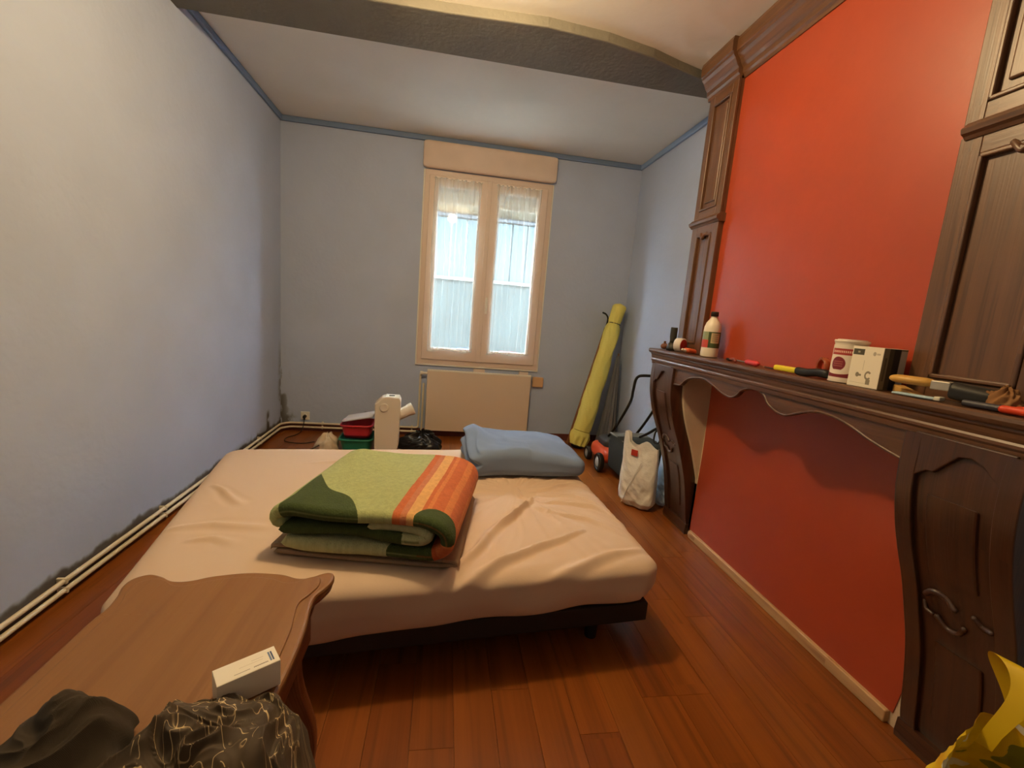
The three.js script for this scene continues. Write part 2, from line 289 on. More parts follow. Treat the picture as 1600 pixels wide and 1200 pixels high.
// net curtains on the sashes
{
  const net = new THREE.MeshPhysicalMaterial({ color: 0xf4f4ee, roughness: 0.9, transparent: true, opacity: 0.36, side: THREE.DoubleSide });
  const rodM = plain(0xe6ded0, 0.4);
  const curtain = (x0, x1, s, label) => {
    const t = thing('net_curtain', label, 'curtain', [0, 0, ZF + 0.05], 0);
    const g = sheet(180, 60, (u, v) => {
      const y = lerp(2.60, 0.925, v), k = lerp(0.012, 0.004, v), ph = s * 3 + 2.2 * fbm(u * 6, v * 1.3 + s, 4096, 3, 70 + s);
      const gather = lerp(1, 0.985, Math.sin(v * 3.14)) , cx = (x0 + x1) / 2;
      const f = Math.sin(u * 58 + ph * 3) * 0.6 + Math.sin(u * 27 + ph * 5 + v * 2) * 0.6;
      return [cx + (u - 0.5) * (x1 - x0) * gather + 0.010 * Math.sin(u * 47 + ph * 4) * sstep(0, 0.2, v), y - 0.01 * Math.sin(u * 9 + s) * v, 0.014 + k * f * (1 + 0.8 * fbm(u * 20, v * 5, 4096, 2, 72)) ];
    });
    part('net', g, net, t);
    part('hem', sheet(80, 2, (u, v) => [lerp(x0, x1, u), 0.925 - 0.01 * Math.sin(u * 9 + s) + (v - 0.5) * 0.016, 0.016 + 0.002 * Math.sin(u * 40)]), new THREE.MeshPhysicalMaterial({ color: 0xf4f4ee, roughness: 0.9, transparent: true, opacity: 0.6, side: THREE.DoubleSide }), t);
    part('rod', tube([[x0 - 0.01, 2.598, 0.006], [x1 + 0.01, 2.598, 0.006]], 0.004, 2, 8), rodM, t);
  };
  curtain(-0.185, 0.272, 1, 'sheer net curtain on the left window sash, without the handle');
  curtain(0.425, 0.875, 2, 'sheer net curtain on the right window sash, beside the handle');
}
// outside: the yard and the building across it
{
  const g = struct('ground', span(-14, 16, -0.4, -0.2, -14, ZF - 0.3, 0), plain(0x8d8f88, 0.9));
  const b = thing('neighbour_building', 'pale blue outbuilding with a white ledge seen through the net curtains', 'building', [0, 0, -9]);
  part('lower_wall', span(-9, 10, -0.3, 1.92, -0.25, 0, 0), S({ map: rep(paintTone(0x303838, 0.3), 0.6, 0.6), roughness: 0.9 }), b);
  part('ledge', span(-9, 10, 1.92, 1.985, -0.2, 0.06, 0.008), plain(0x646a66, 0.7), b);
  const pm = plain(0x36464a, 0.6), pm2 = plain(0x324246, 0.6);
  for (let k = 0; k < 40; k++) part('cladding_panel', span(-6 + k * 0.3, -6 + k * 0.3 + 0.288, 1.985, 3.1, -0.2 - (k % 2) * 0.012, -0.02 - (k % 2) * 0.012, 0.006), k % 3 ? pm : pm2, b);
  part('gutter', tube([[-6, 3.14, 0.03], [6, 3.14, 0.03]], 0.045, 2, 12), plain(0x30383e, 0.6), b);
  part('shading_roof', [extrude([[-0.6, 4.25], [1.4, 3.45], [1.4, 3.53], [-0.6, 4.33]], 18, 0).rotateY(-Math.PI / 2).translate(9, 0, 0)], plain(0x7a5a48, 0.9), b);  // unseen; deep overhang added to keep sky light off the facade
  part('upper_wall', span(-9, 10, 3.1, 3.8, -0.5, -0.12, 0), S({ map: rep(paintTone(0x413f34, 0.6), 0.9, 0.9), roughness: 0.95 }), b);
  solid('planter', [span(0.12, 0.27, 0.772, 0.935, ZF - 0.26, ZF - 0.14, 0.012)], plain(0x2f5fae, 0.6), 'small blue container on the outer sill behind the left curtain', 'container');
  solid('planter', [span(0.60, 0.80, 0.772, 0.932, ZF - 0.26, ZF - 0.14, 0.012)], plain(0xb8283a, 0.6), 'small red container on the outer sill behind the right curtain', 'container');
}

// ---------------------------------------------------------------- mantelpiece
const apron = [[-2.54, 1.0], [-2.47, 1.005], [-2.444, 1.02], [-2.419, 1.04], [-2.37, 1.062], [-2.304, 1.075], [-2.25, 1.081], [-2.205, 1.078], [-2.128, 1.057], [-2.06, 1.036], [-2.0, 1.026], [-1.965, 1.032], [-1.935, 1.05], [-1.915, 1.072], [-1.877, 1.088], [-1.83, 1.096], [-1.784, 1.092], [-1.75, 1.075], [-1.73, 1.052], [-1.69, 1.032], [-1.65, 1.022], [-1.61, 1.024], [-1.55, 1.048], [-1.477, 1.071], [-1.42, 1.074], [-1.36, 1.066], [-1.30, 1.05], [-1.244, 1.03], [-1.18, 1.013], [-1.12, 1.0]];
{
  const t = thing('mantelpiece', 'dark carved wooden mantelpiece with a scalloped apron and S-curved legs', 'mantelpiece');
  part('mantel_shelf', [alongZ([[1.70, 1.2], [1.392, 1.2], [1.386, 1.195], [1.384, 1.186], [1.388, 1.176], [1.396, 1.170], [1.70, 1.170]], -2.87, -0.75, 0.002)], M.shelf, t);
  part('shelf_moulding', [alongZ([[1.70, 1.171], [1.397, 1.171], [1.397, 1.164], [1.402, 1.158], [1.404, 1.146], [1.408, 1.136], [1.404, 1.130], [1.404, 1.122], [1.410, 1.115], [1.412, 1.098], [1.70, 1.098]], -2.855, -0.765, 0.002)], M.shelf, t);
  const sp = new THREE.SplineCurve(apron.map(([z, y]) => new THREE.Vector2(z, y))).getPoints(140).map((p) => [p.x, p.y]);
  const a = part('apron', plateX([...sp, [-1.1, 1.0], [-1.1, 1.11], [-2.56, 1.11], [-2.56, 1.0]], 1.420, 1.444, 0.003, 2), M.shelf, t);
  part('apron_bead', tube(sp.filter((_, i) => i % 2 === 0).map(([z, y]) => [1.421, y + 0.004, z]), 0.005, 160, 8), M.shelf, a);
  for (const [z0, z1] of [LZ, RZ]) {
    const front = legCurve.map((p) => [p.x, p.y]), W = z1 - z0;
    const board = (o, th, a, b, y0, y1, bev = 0.003) => { const f = legCurve.filter((p) => p.y >= y0 - 1e-6 && p.y <= y1 + 1e-6); return alongZ([...f.map((p) => [p.x + o, p.y]), ...f.slice().reverse().map((p) => [p.x + o + th, p.y])], a, b, bev, 1); };
    const leg = part('leg', board(0.010, 0.078, z0, z1, 0, 1.1), M.mantel, t);
    for (const [a2, b2] of [[z0, z0 + 0.05], [z1 - 0.05, z1]]) part('stile', board(-0.004, 0.02, a2, b2, 0, 1.1), M.mantel, leg);
    const u = (k) => lerp(z0, z1, k);
    part('panel_arch', plateX([[u(0.1), 1.105], [u(0.1), 0.96], [u(0.2), 0.985], [u(0.26), 1.0], [u(0.32), 1.0], [u(0.38), 1.022], [u(0.5), 1.062], [u(0.6), 1.068], [u(0.7), 1.055], [u(0.76), 1.035], [u(0.84), 1.012], [u(0.9), 0.96], [u(0.9), 1.105]], 1.404, 1.425, 0.003), M.mantel, leg);
    part('plinth', [alongZ([[1.70, 0], [1.640, 0], [1.636, 0.02], [1.640, 0.07], [1.70, 0.075]], z0 - 0.005, z1 + 0.005, 0.003)], M.mantel, leg);
    // field panel between the stiles
    part('field_panel', board(0.003, 0.02, z0 + 0.085, z1 - 0.085, 0.16, 0.46, 0.006), M.mantel, leg);
    part('field_panel', board(0.003, 0.02, z0 + 0.085, z1 - 0.085, 0.66, 0.95, 0.006), M.mantel, leg);
    // carved scrolls at the bend
    const on = (y, k) => { const p = legCurve.reduce((m, q) => Math.abs(q.y - y) < Math.abs(m.y - y) ? q : m); return [p.x + 0.006, y, u(k)]; };
    const scroll = (pts, r) => tube(pts.map(([k, y]) => on(y, k)), r, 30, 8);
    part('carving', [scroll([[0.24, 0.60], [0.32, 0.622], [0.42, 0.618], [0.50, 0.598]], 0.009), scroll([[0.66, 0.606], [0.72, 0.592], [0.80, 0.594]], 0.008), scroll([[0.34, 0.54], [0.42, 0.518], [0.52, 0.524], [0.57, 0.55]], 0.008), scroll([[0.2, 0.565], [0.23, 0.545], [0.29, 0.54]], 0.006)], M.mantel, leg);
  }
}
{
  const t = thing('overmantel', 'dark panelled wooden overmantel framing the upper red wall', 'mantelpiece');
  const F = 1.515, cor = (o, z0, z1) => alongZ([[1.60, 2.735], [1.543 - o, 2.735], [1.540 - o, 2.752], [1.530 - o, 2.762], [1.528 - o, 2.785], [1.516 - o, 2.80], [1.500 - o, 2.83], [1.486 - o, 2.845], [1.484 - o, 2.857], [1.476 - o, 2.862], [1.474 - o, 2.915], [1.480 - o, 2.935], [1.60, 2.935]], z0, z1, 0);
  part('cornice', [cor(0, -2.47, -1.24)], M.upper, t);
  for (const [z0, z1, side] of [[-2.745, -2.47, 1], [-1.24, -0.90, -1]]) {
    const pl = part('pilaster', [span(F + 0.012, XC + 0.02, 1.2, 2.75, z0, z1, 0.002)], M.upper, t);
    part('cornice_block', cor(0.026, z0 - 0.03, z1 + (side > 0 ? 0.0 : 0.04)), M.upper, pl);
    const a = z0 + 0.035, b = z1 - 0.035;
    const frame = (y0, y1, w) => [span(F, F + 0.02, y0, y1, z0, z0 + w, 0.003), span(F, F + 0.02, y0, y1, z1 - w, z1, 0.003), span(F, F + 0.02, y0, y0 + w, z0 + w, z1 - w, 0.003, 2), span(F, F + 0.02, y1 - w, y1, z0 + w, z1 - w, 0.003, 2)];
    const bead = (y0, y1, w) => [span(F - 0.006, F + 0.014, y0 + w, y1 - w, z0 + w, z0 + w + 0.014, 0.005), span(F - 0.006, F + 0.014, y0 + w, y1 - w, z1 - w - 0.014, z1 - w, 0.005), span(F - 0.006, F + 0.014, y0 + w, y0 + w + 0.014, z0 + w, z1 - w, 0.005, 2), span(F - 0.006, F + 0.014, y1 - w - 0.014, y1 - w, z0 + w, z1 - w, 0.005, 2)];
    part('panel_frame', frame(2.02, 2.735, 0.05), M.upper, pl); part('panel_moulding', bead(2.02, 2.735, 0.05), M.upper, pl);
    part('panel_frame', frame(1.2, 1.985, 0.06), M.upper, pl); part('panel_moulding', bead(1.2, 1.985, 0.06), M.upper, pl);
    part('raised_panel', span(F + 0.002, F + 0.02, 2.11, 2.65, z0 + 0.085, z1 - 0.085, 0.008), M.upper, pl);
    part('ledge', [alongZ([[1.56, 1.975], [F - 0.004, 1.975], [F - 0.012, 1.984], [F - 0.022, 1.990], [F - 0.026, 2.004], [F - 0.012, 2.016], [F - 0.004, 2.024], [1.56, 2.024]], z0 - 0.012 + (side < 0 ? 0.025 : 0), z1 + 0.012, 0.002)], M.upper, pl);
    const zc = (z0 + z1) / 2;
    part('carving', [tube([[F + 0.003, 1.93, zc - 0.03], [F - 0.006, 1.915, zc - 0.015], [F - 0.008, 1.90, zc], [F - 0.006, 1.915, zc + 0.015], [F + 0.003, 1.93, zc + 0.03]], 0.009, 20, 8), new THREE.SphereGeometry(0.014, 12, 8).translate(F - 0.002, 1.905, zc).toNonIndexed()], M.upper, pl);
  }
}

// ---------------------------------------------------------------- bed and mattress
const TOP = 0.40, NL = [-0.985, -1.325], NR = [0.935, -1.535], FL = [-1.30, -2.86], FR = [0.86, -3.08];
const bedAt = (u, v) => [lerp(lerp(NL[0], NR[0], u), lerp(FL[0], FR[0], u), v), lerp(lerp(NL[1], NR[1], u), lerp(FL[1], FR[1], u), v)];
{
  const creases = [[0.013, 0.016, [[0.53, -2.17], [0.36, -1.94], [0.22, -1.75], [0.11, -1.56], [0.02, -1.42]]], [0.014, 0.018, [[0.66, -1.80], [0.41, -1.67], [0.25, -1.55], [0.13, -1.44], [0.04, -1.34]]], [0.008, 0.012, [[0.5, -2.13], [0.32, -1.9], [0.18, -1.74]]],
    [0.009, 0.012, [[0.49, -2.12], [0.66, -2.11], [0.81, -2.05], [0.92, -1.88]]], [0.009, 0.014, [[0.56, -2.22], [0.74, -2.18], [0.90, -2.0]]], [0.007, 0.011, [[0.49, -2.07], [0.56, -2.0], [0.73, -1.92], [0.85, -1.78]]], [0.010, 0.012, [[0.44, -2.3], [0.45, -2.17], [0.54, -2.1]]],
    [0.008, 0.014, [[-1.08, -2.25], [-0.99, -2.15], [-0.88, -2.04]]], [0.007, 0.02, [[-1.05, -1.83], [-0.88, -1.845], [-0.62, -1.83]]], [0.006, 0.02, [[-0.75, -2.6], [-0.5, -2.66], [-0.3, -2.62]]], [0.006, 0.014, [[-0.93, -1.72], [-0.84, -1.74], [-0.74, -1.70]]], [0.009, 0.02, [[0.88, -1.66], [0.74, -1.61], [0.48, -1.49], [0.35, -1.43]]], [0.006, 0.013, [[0.8, -2.4], [0.62, -2.3], [0.5, -2.28]]]];
  const crease = (X, Z) => { // nearest point of each wandering crease; it swells and dies along its length
    let d = 0; const jx = 0.03 * (fbm(X * 6, Z * 6, 4096, 2, 81) - 0.5), jz = 0.03 * (fbm(X * 6, Z * 6, 4096, 2, 82) - 0.5);
    for (const [h, w, P] of creases) {
      let best = 9, at = 0; const n = P.length - 1;
      for (let i = 0; i < n; i++) { const [ax, az] = P[i], [bx, bz] = P[i + 1], dx = bx - ax, dz = bz - az, t = clamp(((X - ax) * dx + (Z - az) * dz) / (dx * dx + dz * dz)), q = Math.hypot(X - ax - dx * t + jx, Z - az - dz * t + jz); if (q < best) { best = q; at = (i + t) / n; } }
      if (best > 4 * w) continue;
      const q = best / (w * (0.7 + 0.6 * at)), s = Math.sin(Math.PI * clamp(0.06 + 0.92 * at));
      d += h * Math.pow(s, 0.7) * (Math.exp(-q * q) - 0.18 * Math.exp(-((q - 2) ** 2)));
    }
    return d;
  };
  const m = softBlock(1, 0.2, 1, [0.05, 0.045, 0.05], 210, 18, 180, (x, y, z) => {
    const [X, Z] = bedAt(x + 0.5, 0.5 - z); let Y = y + TOP - 0.1;
    const up = sstep(-0.02, 0.08, y);
    const d = up > 0 ? crease(X, Z) : 0;
    const pa = Math.atan2(Z + 2.25, X - 0.42), pr = Math.hypot(X - 0.42, Z + 2.25), rip = 1 - Math.abs(2 * fbm(pa * 4.5 + 20, pr * 1.6 + 7, 4096, 3, 92) - 1); Y += up * 0.010 * (Math.pow(rip, 5)) * sstep(0.9, 0.25, pr) * sstep(0.03, 0.2, pr);
    Y += up * (d * 2.0 + 0.008 * (fbm(X * 3.2, Z * 3.2, 4096, 4, 86) - 0.5) - 0.006 * Math.exp(-((x * x + z * z) / 0.1)));
    const side = 1 - sstep(-0.05, 0.03, y), sx = 0.010 * Math.sin(X * 17 + 3 * fbm(X * 4, Y * 4, 4096, 2, 88)) * side;
    const pull = -0.02 * sstep(0.0, -0.1, y); if (z > 0.4) Y -= 0.045 * sstep(0.3, -0.5, x) * sstep(-0.02, -0.09, y);
    return [X + (Math.abs(x) > 0.46 ? Math.sign(x) * pull : 0), Y + (z > 0.4 ? (fbm(X * 2.5, 3, 4096, 2, 89) - 0.5) * 0.02 * side : 0), Z + (z > 0.45 ? sx * 0.6 + pull * 1.2 : z < -0.45 ? -pull : 0)];
  });
  const mm = metreUV(m, 2); mm.deleteAttribute('normal'); let g2 = mergeVertices(mm.deleteAttribute('uv'), 1e-5); g2.computeVertexNormals();
  const p = g2.attributes.position, uv = new Float32Array(p.count * 2); for (let i = 0; i < p.count; i++) { uv[2 * i] = p.getX(i); uv[2 * i + 1] = p.getZ(i) + p.getY(i); } g2.setAttribute('uv', new THREE.BufferAttribute(uv, 2));
  solid('mattress', g2, M.sheet, 'low double mattress in a rumpled cream fitted sheet', 'mattress');
  const t = thing('bed_base', 'low dark wooden bed base under the cream mattress', 'bed');
  const ins = (k) => { const [x, z] = bedAt(...k); return [x, -z]; };
  const rail = extrude([ins([0.02, 0.03]), ins([0.985, 0.03]), ins([0.985, 0.97]), ins([0.02, 0.97])], 0.085, 0.006); rail.rotateX(-Math.PI / 2); rail.translate(0, 0.118, 0);
  part('frame', metreUV(rail, 0), M.darkWood, t);
  for (const k of [[0.07, 0.09], [0.88, 0.09], [0.07, 0.91], [0.93, 0.91]]) { const [x, z] = bedAt(...k); part('leg', [cyl(0.025, 0.03, 0.12, x, 0, z)], M.darkWood, t); }
}
// folded blankets
{
  const C = { pale: hex(0xa0a66e), cream: hex(0xb2b384), dark: hex(0x3c4a20), o1: hex(0xba6233), o2: hex(0xd2a062), o3: hex(0xb0501f), o4: hex(0xc8783f), o5: hex(0xb8704a) };
  const grain = (c, u, v) => { const n = fbm(u * 90, v * 90, 4096, 3, 101) - 0.5; return c.map((k) => clamp(k / 255 * (1 + n * 0.14)) * 255); };
  const L = 1.42;                                        // metres along the strip, drawn out bottom, right turn, top, left turn
  const outer = tex(768, 384, (u, v) => {
    const s = u * L, d = v * 0.66, wob = 0.003 * Math.sin(d * 9) + 0.004 * (fbm(d * 6, 1, 4096, 2, 103) - 0.5); let c = C.pale;
    const q = s + wob;
    if (q > 0.52 && q < 0.905) { const k = q; c = k < 0.60 ? C.o3 : k < 0.645 ? C.o1 : k < 0.675 ? C.o4 : k < 0.71 ? C.o1 : k < 0.735 ? C.o4 : k < 0.775 ? C.o1 : k < 0.79 ? C.o4 : k < 0.805 ? C.o1 : k < 0.85 ? C.o2 : k < 0.875 ? C.o5 : C.o1; }
    if (s < 0.50) c = C.cream;
    const front = 0.66 - d;                               // distance from the near edge
    const xl = 1.32 - s; if (s > 0.95 && s < 1.335 && front < 0.04 + 0.25 * (1 - xl / 0.25) - 0.03 * Math.sin(xl * 22)) c = C.dark;
    if (Math.hypot((s - 0.74) / 0.085, (front - 0.0) / 0.085) < 1) c = C.dark;
    if (s < 0.58 && s > 0.40 + 0.5 * front) c = C.dark;
    return grain(c, s, d);
  });
  const inner = tex(256, 256, (u, v) => { const s = u * 0.5, f = (1 - v) * 0.6, n = 0.05 * Math.sin(s * 14 + f * 8); return grain(s > 0.33 + n ? C.cream : C.dark, s, v); });
  const mk = (map) => new THREE.MeshPhysicalMaterial({ map, roughness: 0.95, bumpMap: rep(fuzz, 6, 3), bumpScale: 0.0025, sheen: 0.3, sheenRoughness: 0.7 });
  const t = thing('folded_blanket', 'thick green blanket with orange stripes, folded on the mattress', 'blanket', [-0.195, TOP + 0.036, -1.875], -0.20);
  const w = 0.70, wob = (u, n) => 0.008 * Math.sin(u * 17) + 0.01 * (fbm(u * 9, 2, 4096, 2, 110) - 0.5);
  part('outer_fold', foldedStrip([[-0.29, 0.030], [-0.1, 0.027], [0.1, 0.027], [0.20, 0.030], [0.275, 0.040], [0.315, 0.075], [0.305, 0.122], [0.25, 0.152], [0.12, 0.156], [-0.05, 0.148], [-0.2, 0.152], [-0.27, 0.150], [-0.315, 0.130], [-0.318, 0.105], [-0.285, 0.098]], w, 0.05, 170, wob, (u, d, n) => 0.25 * (fbm(u * 14, d * 9, 4096, 3, 112) - 0.5)), mk(outer), t);
  part('inner_fold', foldedStrip([[-0.30, 0.078], [-0.2, 0.084], [0.0, 0.086], [0.15, 0.082], [0.23, 0.088], [0.245, 0.104], [0.20, 0.118], [0.10, 0.120], [0.02, 0.114]], w * 0.97, 0.042, 110, (u, n) => 0.012 * Math.sin(u * 11 + 1), (u, d, n) => 0.3 * (fbm(u * 12, d * 9, 4096, 3, 115) - 0.5)), mk(inner), t);
  const b = thing('folded_blanket', 'thin taupe blanket lying flat under the green and orange one', 'blanket', [-0.20, TOP + 0.005, -1.87], -0.155);
  part('fold', foldedStrip([[-0.34, 0.009], [0.1, 0.009], [0.31, 0.010], [0.345, 0.016], [0.335, 0.024], [0.25, 0.0265], [0, 0.0265], [-0.33, 0.0265], [-0.36, 0.02], [-0.355, 0.012]], 0.62, 0.016, 80, (u) => 0.01 * Math.sin(u * 5)), M.taupe, b);
  const bl = thing('folded_blanket', 'blue fleece blanket folded at the far corner of the mattress', 'blanket', [0.52, TOP + 0.006, -2.68], 0.08);
  part('fold', softBlock(0.70, 0.175, 0.52, [0.05, 0.06, 0.06], 70, 22, 50, (x, y, z) => {
    const up = sstep(-0.05, 0.07, y), n = fbm(x * 5 + 9, z * 5 + 9, 4096, 3, 121) - 0.5, left = sstep(-0.22, -0.34, x);
    const ear = Math.exp(-(((x + 0.30) / 0.06) ** 2)) * Math.exp(-(((z + 0.12) / 0.15) ** 2));
    const grooves = left * (0.016 * Math.sin(y * 95 + 1.5 * Math.sin(z * 9)));
    const Y = (y + 0.0875) * (1 - 0.30 * sstep(0.10, 0.36, x) - 0.12 * sstep(0.0, 0.26, z) * (x > 0 ? 1 : 0.5)) + up * (0.03 * n + 0.035 * ear - 0.018 * Math.exp(-(((x - 0.02) / 0.16) ** 2 + (z / 0.2) ** 2)) + 0.006 * Math.sin(x * 14 + z * 9));
    return [x + grooves + 0.02 * (fbm(z * 4 + 3, y * 8 + 3, 4096, 2, 123) - 0.5), Y, z + 0.012 * Math.sin(x * 11) * sstep(0.15, 0.26, z)];
  }), M.blueFleece, bl);
  part('fold', softBlock(0.05, 0.035, 0.46, [0.02, 0.016, 0.04], 8, 8, 30, (x, y, z) => [x - 0.335 + 0.01 * Math.sin(z * 13), y + 0.045 + 0.012 * Math.sin(z * 7 + 1), z]), M.blueFleece, bl);
  part('fold', softBlock(0.05, 0.04, 0.44, [0.02, 0.018, 0.04], 8, 8, 30, (x, y, z) => [x - 0.330 + 0.012 * Math.sin(z * 9 + 2), y + 0.092 + 0.014 * Math.sin(z * 6), z - 0.01]), M.blueFleece, bl);
}

// ---------------------------------------------------------------- table in the foreground
const TY = 0.62;
{
  const t = thing('table', 'brown wooden table with a scalloped moulded top at the foot of the mattress', 'table');
  const o = [[-0.722, -0.30], [-0.727, -0.80], [-0.733, -0.98], [-0.730, -1.03], [-0.738, -1.075], [-0.750, -1.11], [-0.748, -1.145], [-0.72, -1.165], [-0.685, -1.155], [-0.65, -1.135], [-0.61, -1.135], [-0.56, -1.155], [-0.48, -1.168], [-0.40, -1.160], [-0.355, -1.142], [-0.325, -1.142], [-0.30, -1.158], [-0.278, -1.166], [-0.262, -1.155], [-0.260, -1.125], [-0.272, -1.09], [-0.286, -1.06], [-0.285, -1.02], [-0.276, -0.95], [-0.272, -0.85], [-0.276, -0.7], [-0.28, -0.30]];
  const c = new THREE.SplineCurve(o.map(([x, z]) => new THREE.Vector2(x, -z))).getPoints(150), cx = -0.51, cz = 0.72;
  const off = (k) => c.map((p) => { return [p.x + k * Math.sign(cx - p.x) * (Math.abs(p.x - cx) > 0.2 ? 1 : Math.abs(p.x - cx) / 0.2), p.y + (p.y > 0.95 ? -k * sstep(0.9, 1.1, p.y) : 0)]; });
  const slab = (pts, y0, y1, bv) => { const g = extrude(pts, y1 - y0, bv); g.rotateX(-Math.PI / 2); g.translate(0, y0, 0); return metreUV(g, 2); };
  const top = part('table_top', [slab(off(0), TY - 0.026, TY - 0.005, 0.007)], M.tableTop, t);
  part('moulded_edge', [slab(off(0.004), TY - 0.036, TY - 0.024, 0.004)], M.tableSide, top);
  part('inset_panel', slab(off(0.028), TY - 0.012, TY, 0.003), M.tableTop, top);
  part('apron', [span(-0.70, -0.315, TY - 0.16, TY - 0.034, -1.115, -1.095, 0.004, 0), span(-0.325, -0.305, TY - 0.16, TY - 0.034, -1.10, -0.36, 0.004, 2), span(-0.715, -0.695, TY - 0.16, TY - 0.034, -1.10, -0.36, 0.004, 2), span(-0.70, -0.315, TY - 0.16, TY - 0.034, -0.375, -0.355, 0.004, 0)], M.tableSide, t);
  for (const [sx, x] of [[1, -0.325], [-1, -0.695]]) for (const [sz, z] of [[-1, -1.09], [1, -0.38]]) {
    const pts = [], N = 18; for (let i = 0; i <= N; i++) { const k = i / N, b = 0.022 * Math.sin(k * Math.PI * 2 - 0.3) * (1 - 0.2 * k); pts.push([x - sx * b, lerp(TY - 0.04, 0.012, k), z - sz * b, lerp(0.030, 0.017, Math.min(1, k * 1.25))]); }
    const gs = []; gs.push(sheet(16, N, (u, v) => { const q = pts[Math.round(v * N)], a = u * Math.PI * 2, r = q[3] / Math.max(Math.abs(Math.cos(a)), Math.abs(Math.sin(a))) * 0.9; return [q[0] + Math.cos(a) * Math.min(r, q[3] * 1.2), q[1], q[2] - Math.sin(a) * Math.min(r, q[3] * 1.2)]; }));
    part('leg', gs, M.tableSide, t);
    gs.length = 0;
  }
  // medicine carton
  const carton = new THREE.CanvasTexture((() => { const cv = document.createElement('canvas'); cv.width = 512; cv.height = 256; const g = cv.getContext('2d'); g.fillStyle = '#f0e9d8'; g.fillRect(0, 0, 512, 256); g.fillStyle = '#6b7fa0'; g.fillRect(440, 60, 16, 150); g.fillStyle = '#35496f'; g.fillRect(462, 60, 14, 150);
    g.fillStyle = '#6a5a4c'; for (let k = 0; k < 22; k++) g.fillRect(300 + k * 5.6, 196 - (k % 3) * 2, 4, 14); for (let k = 0; k < 26; k++) g.fillRect(140 + k * 5, 198, 3, 9); g.fillStyle = '#a08c7c'; for (let k = 0; k < 40; k++) g.fillRect(190 + k * 5, 128, 3, 4); for (let k = 0; k < 20; k++) g.fillRect(300 + k * 5, 92, 3, 5); return cv; })()); carton.colorSpace = THREE.SRGBColorSpace;
  const b = thing('medicine_box', 'small white medicine carton with blue end stripes on the brown table', 'box', [-0.327, TY + 0.001, -0.778], 0.60);
  part('carton', box(0.102, 0.052, 0.045, 0, 0.026, 0, 0.0012), plain(0xe9e0cc, 0.6), b);
  part('printed_label', new THREE.PlaneGeometry(0.1, 0.043).rotateX(-Math.PI / 2).translate(0, 0.0523, 0).toNonIndexed(), S({ map: carton, roughness: 0.55 }), b);
  part('end_flap', span(0.0505, 0.0515, 0.004, 0.048, -0.020, 0.020, 0.0004), plain(0xe2d8c2, 0.6), b);
}
// clothes on the table: crumpled cloth surfaces over a hollow
function heap(cx, cz, y0, rx, rz, hgt, s, o = {}) {
  const ang = o.turn || 0;
  return sheet(220, 110, (u, v) => {
    const a = u * Math.PI * 2, r = v, ca = Math.cos(a), sa = Math.sin(a), nx = ca * 1.6 + 9 * s, nz = sa * 1.6 + 5;
    const edge = 1 + 0.22 * (fbm(nx * 1.6, nz * 1.6, 4096, 3, s) - 0.5) * 2;
    const X = ca * r * rx * edge, Z = sa * r * rz * edge;
    const wx = X * 9 + 1.2 * fbm(X * 8 + 40, Z * 8 + 40, 4096, 2, s + 1) * 2, wz = Z * 9 + 1.2 * fbm(X * 8 + 70, Z * 8 + 70, 4096, 2, s + 2) * 2;
    const rd = (f, k) => 1 - Math.abs(2 * fbm(wx * f + 50, wz * f + 50, 4096, 2, s + k) - 1);
    const fold = Math.pow(rd(0.9, 4), 2) * 0.6 + Math.pow(rd(2.0, 7), 3) * 0.32 + Math.pow(rd(4.2, 8), 3) * 0.10;
    const dome = Math.pow(Math.max(0, 1 - Math.pow(r, 2.6)), 0.6);
    let y = y0 + 0.004 + hgt * dome * ((o.flat ?? 0.42) + (o.crease ?? 0.75) * fold) + (o.lift ? o.lift(X, Z, r) : 0);
    let px = cx + X * Math.cos(ang) - Z * Math.sin(ang), pz = cz + X * Math.sin(ang) + Z * Math.cos(ang);
    const over = px + 0.262; if (over > 0) y -= Math.min(0.25, over * over * 14 + over * 0.25);
    return [px, y, pz];
  });
}
{
  const print = tex(1024, 1024, (u, v) => {
    let c = mixc(hex(0x3a2f22), hex(0x54432d), fbm(u * 6, v * 6, 6, 4, 131)); let best = 0;
    for (let k = 0; k < 3; k++) { const a = fbm(u * 14 + k * 31, v * 14 + k * 17, 4096, 2, 133 + k), b = Math.abs(a - 0.5); best = Math.max(best, sstep(0.016, 0.006, b) * sstep(0.44, 0.58, fbm(u * 9 + 9 * k, v * 9, 4096, 2, 140 + k))); }
    return mixc(c, hex(0xd0b888), best * 0.95);
  });
  const pm = new THREE.MeshPhysicalMaterial({ map: print, roughness: 0.75, side: THREE.DoubleSide, sheen: 0.2 });
  const uvPlan = (g) => { const p = g.attributes.position, uv = g.attributes.uv; for (let i = 0; i < p.count; i++) uv.setXY(i, p.getX(i) * 3.2 + p.getY(i) * 1.4, p.getZ(i) * 3.2 + p.getY(i) * 2.1); return g; };
  solid('scarf', [uvPlan(heap(-0.315, -0.585, TY, 0.185, 0.16, 0.085, 151, { flat: 0.1, crease: 1.15 }))], pm, 'crumpled dark scarf with thin gold squiggle print on the table', 'scarf');
  solid('garment', [uvPlan(heap(-0.535, -0.59, TY, 0.095, 0.15, 0.075, 173, { lift: (x, z, r) => 0.05 * Math.exp(-(((x - 0.01) / 0.07) ** 2 + ((z + 0.07) / 0.05) ** 2)) }))], new THREE.MeshPhysicalMaterial({ color: 0x3d3222, roughness: 0.85, side: THREE.DoubleSide, bumpMap: rep(weave, 6, 6), bumpScale: 0.0005, sheen: 0.2 }), 'plain dark olive garment bundled on the table beside the printed scarf', 'clothing');
}

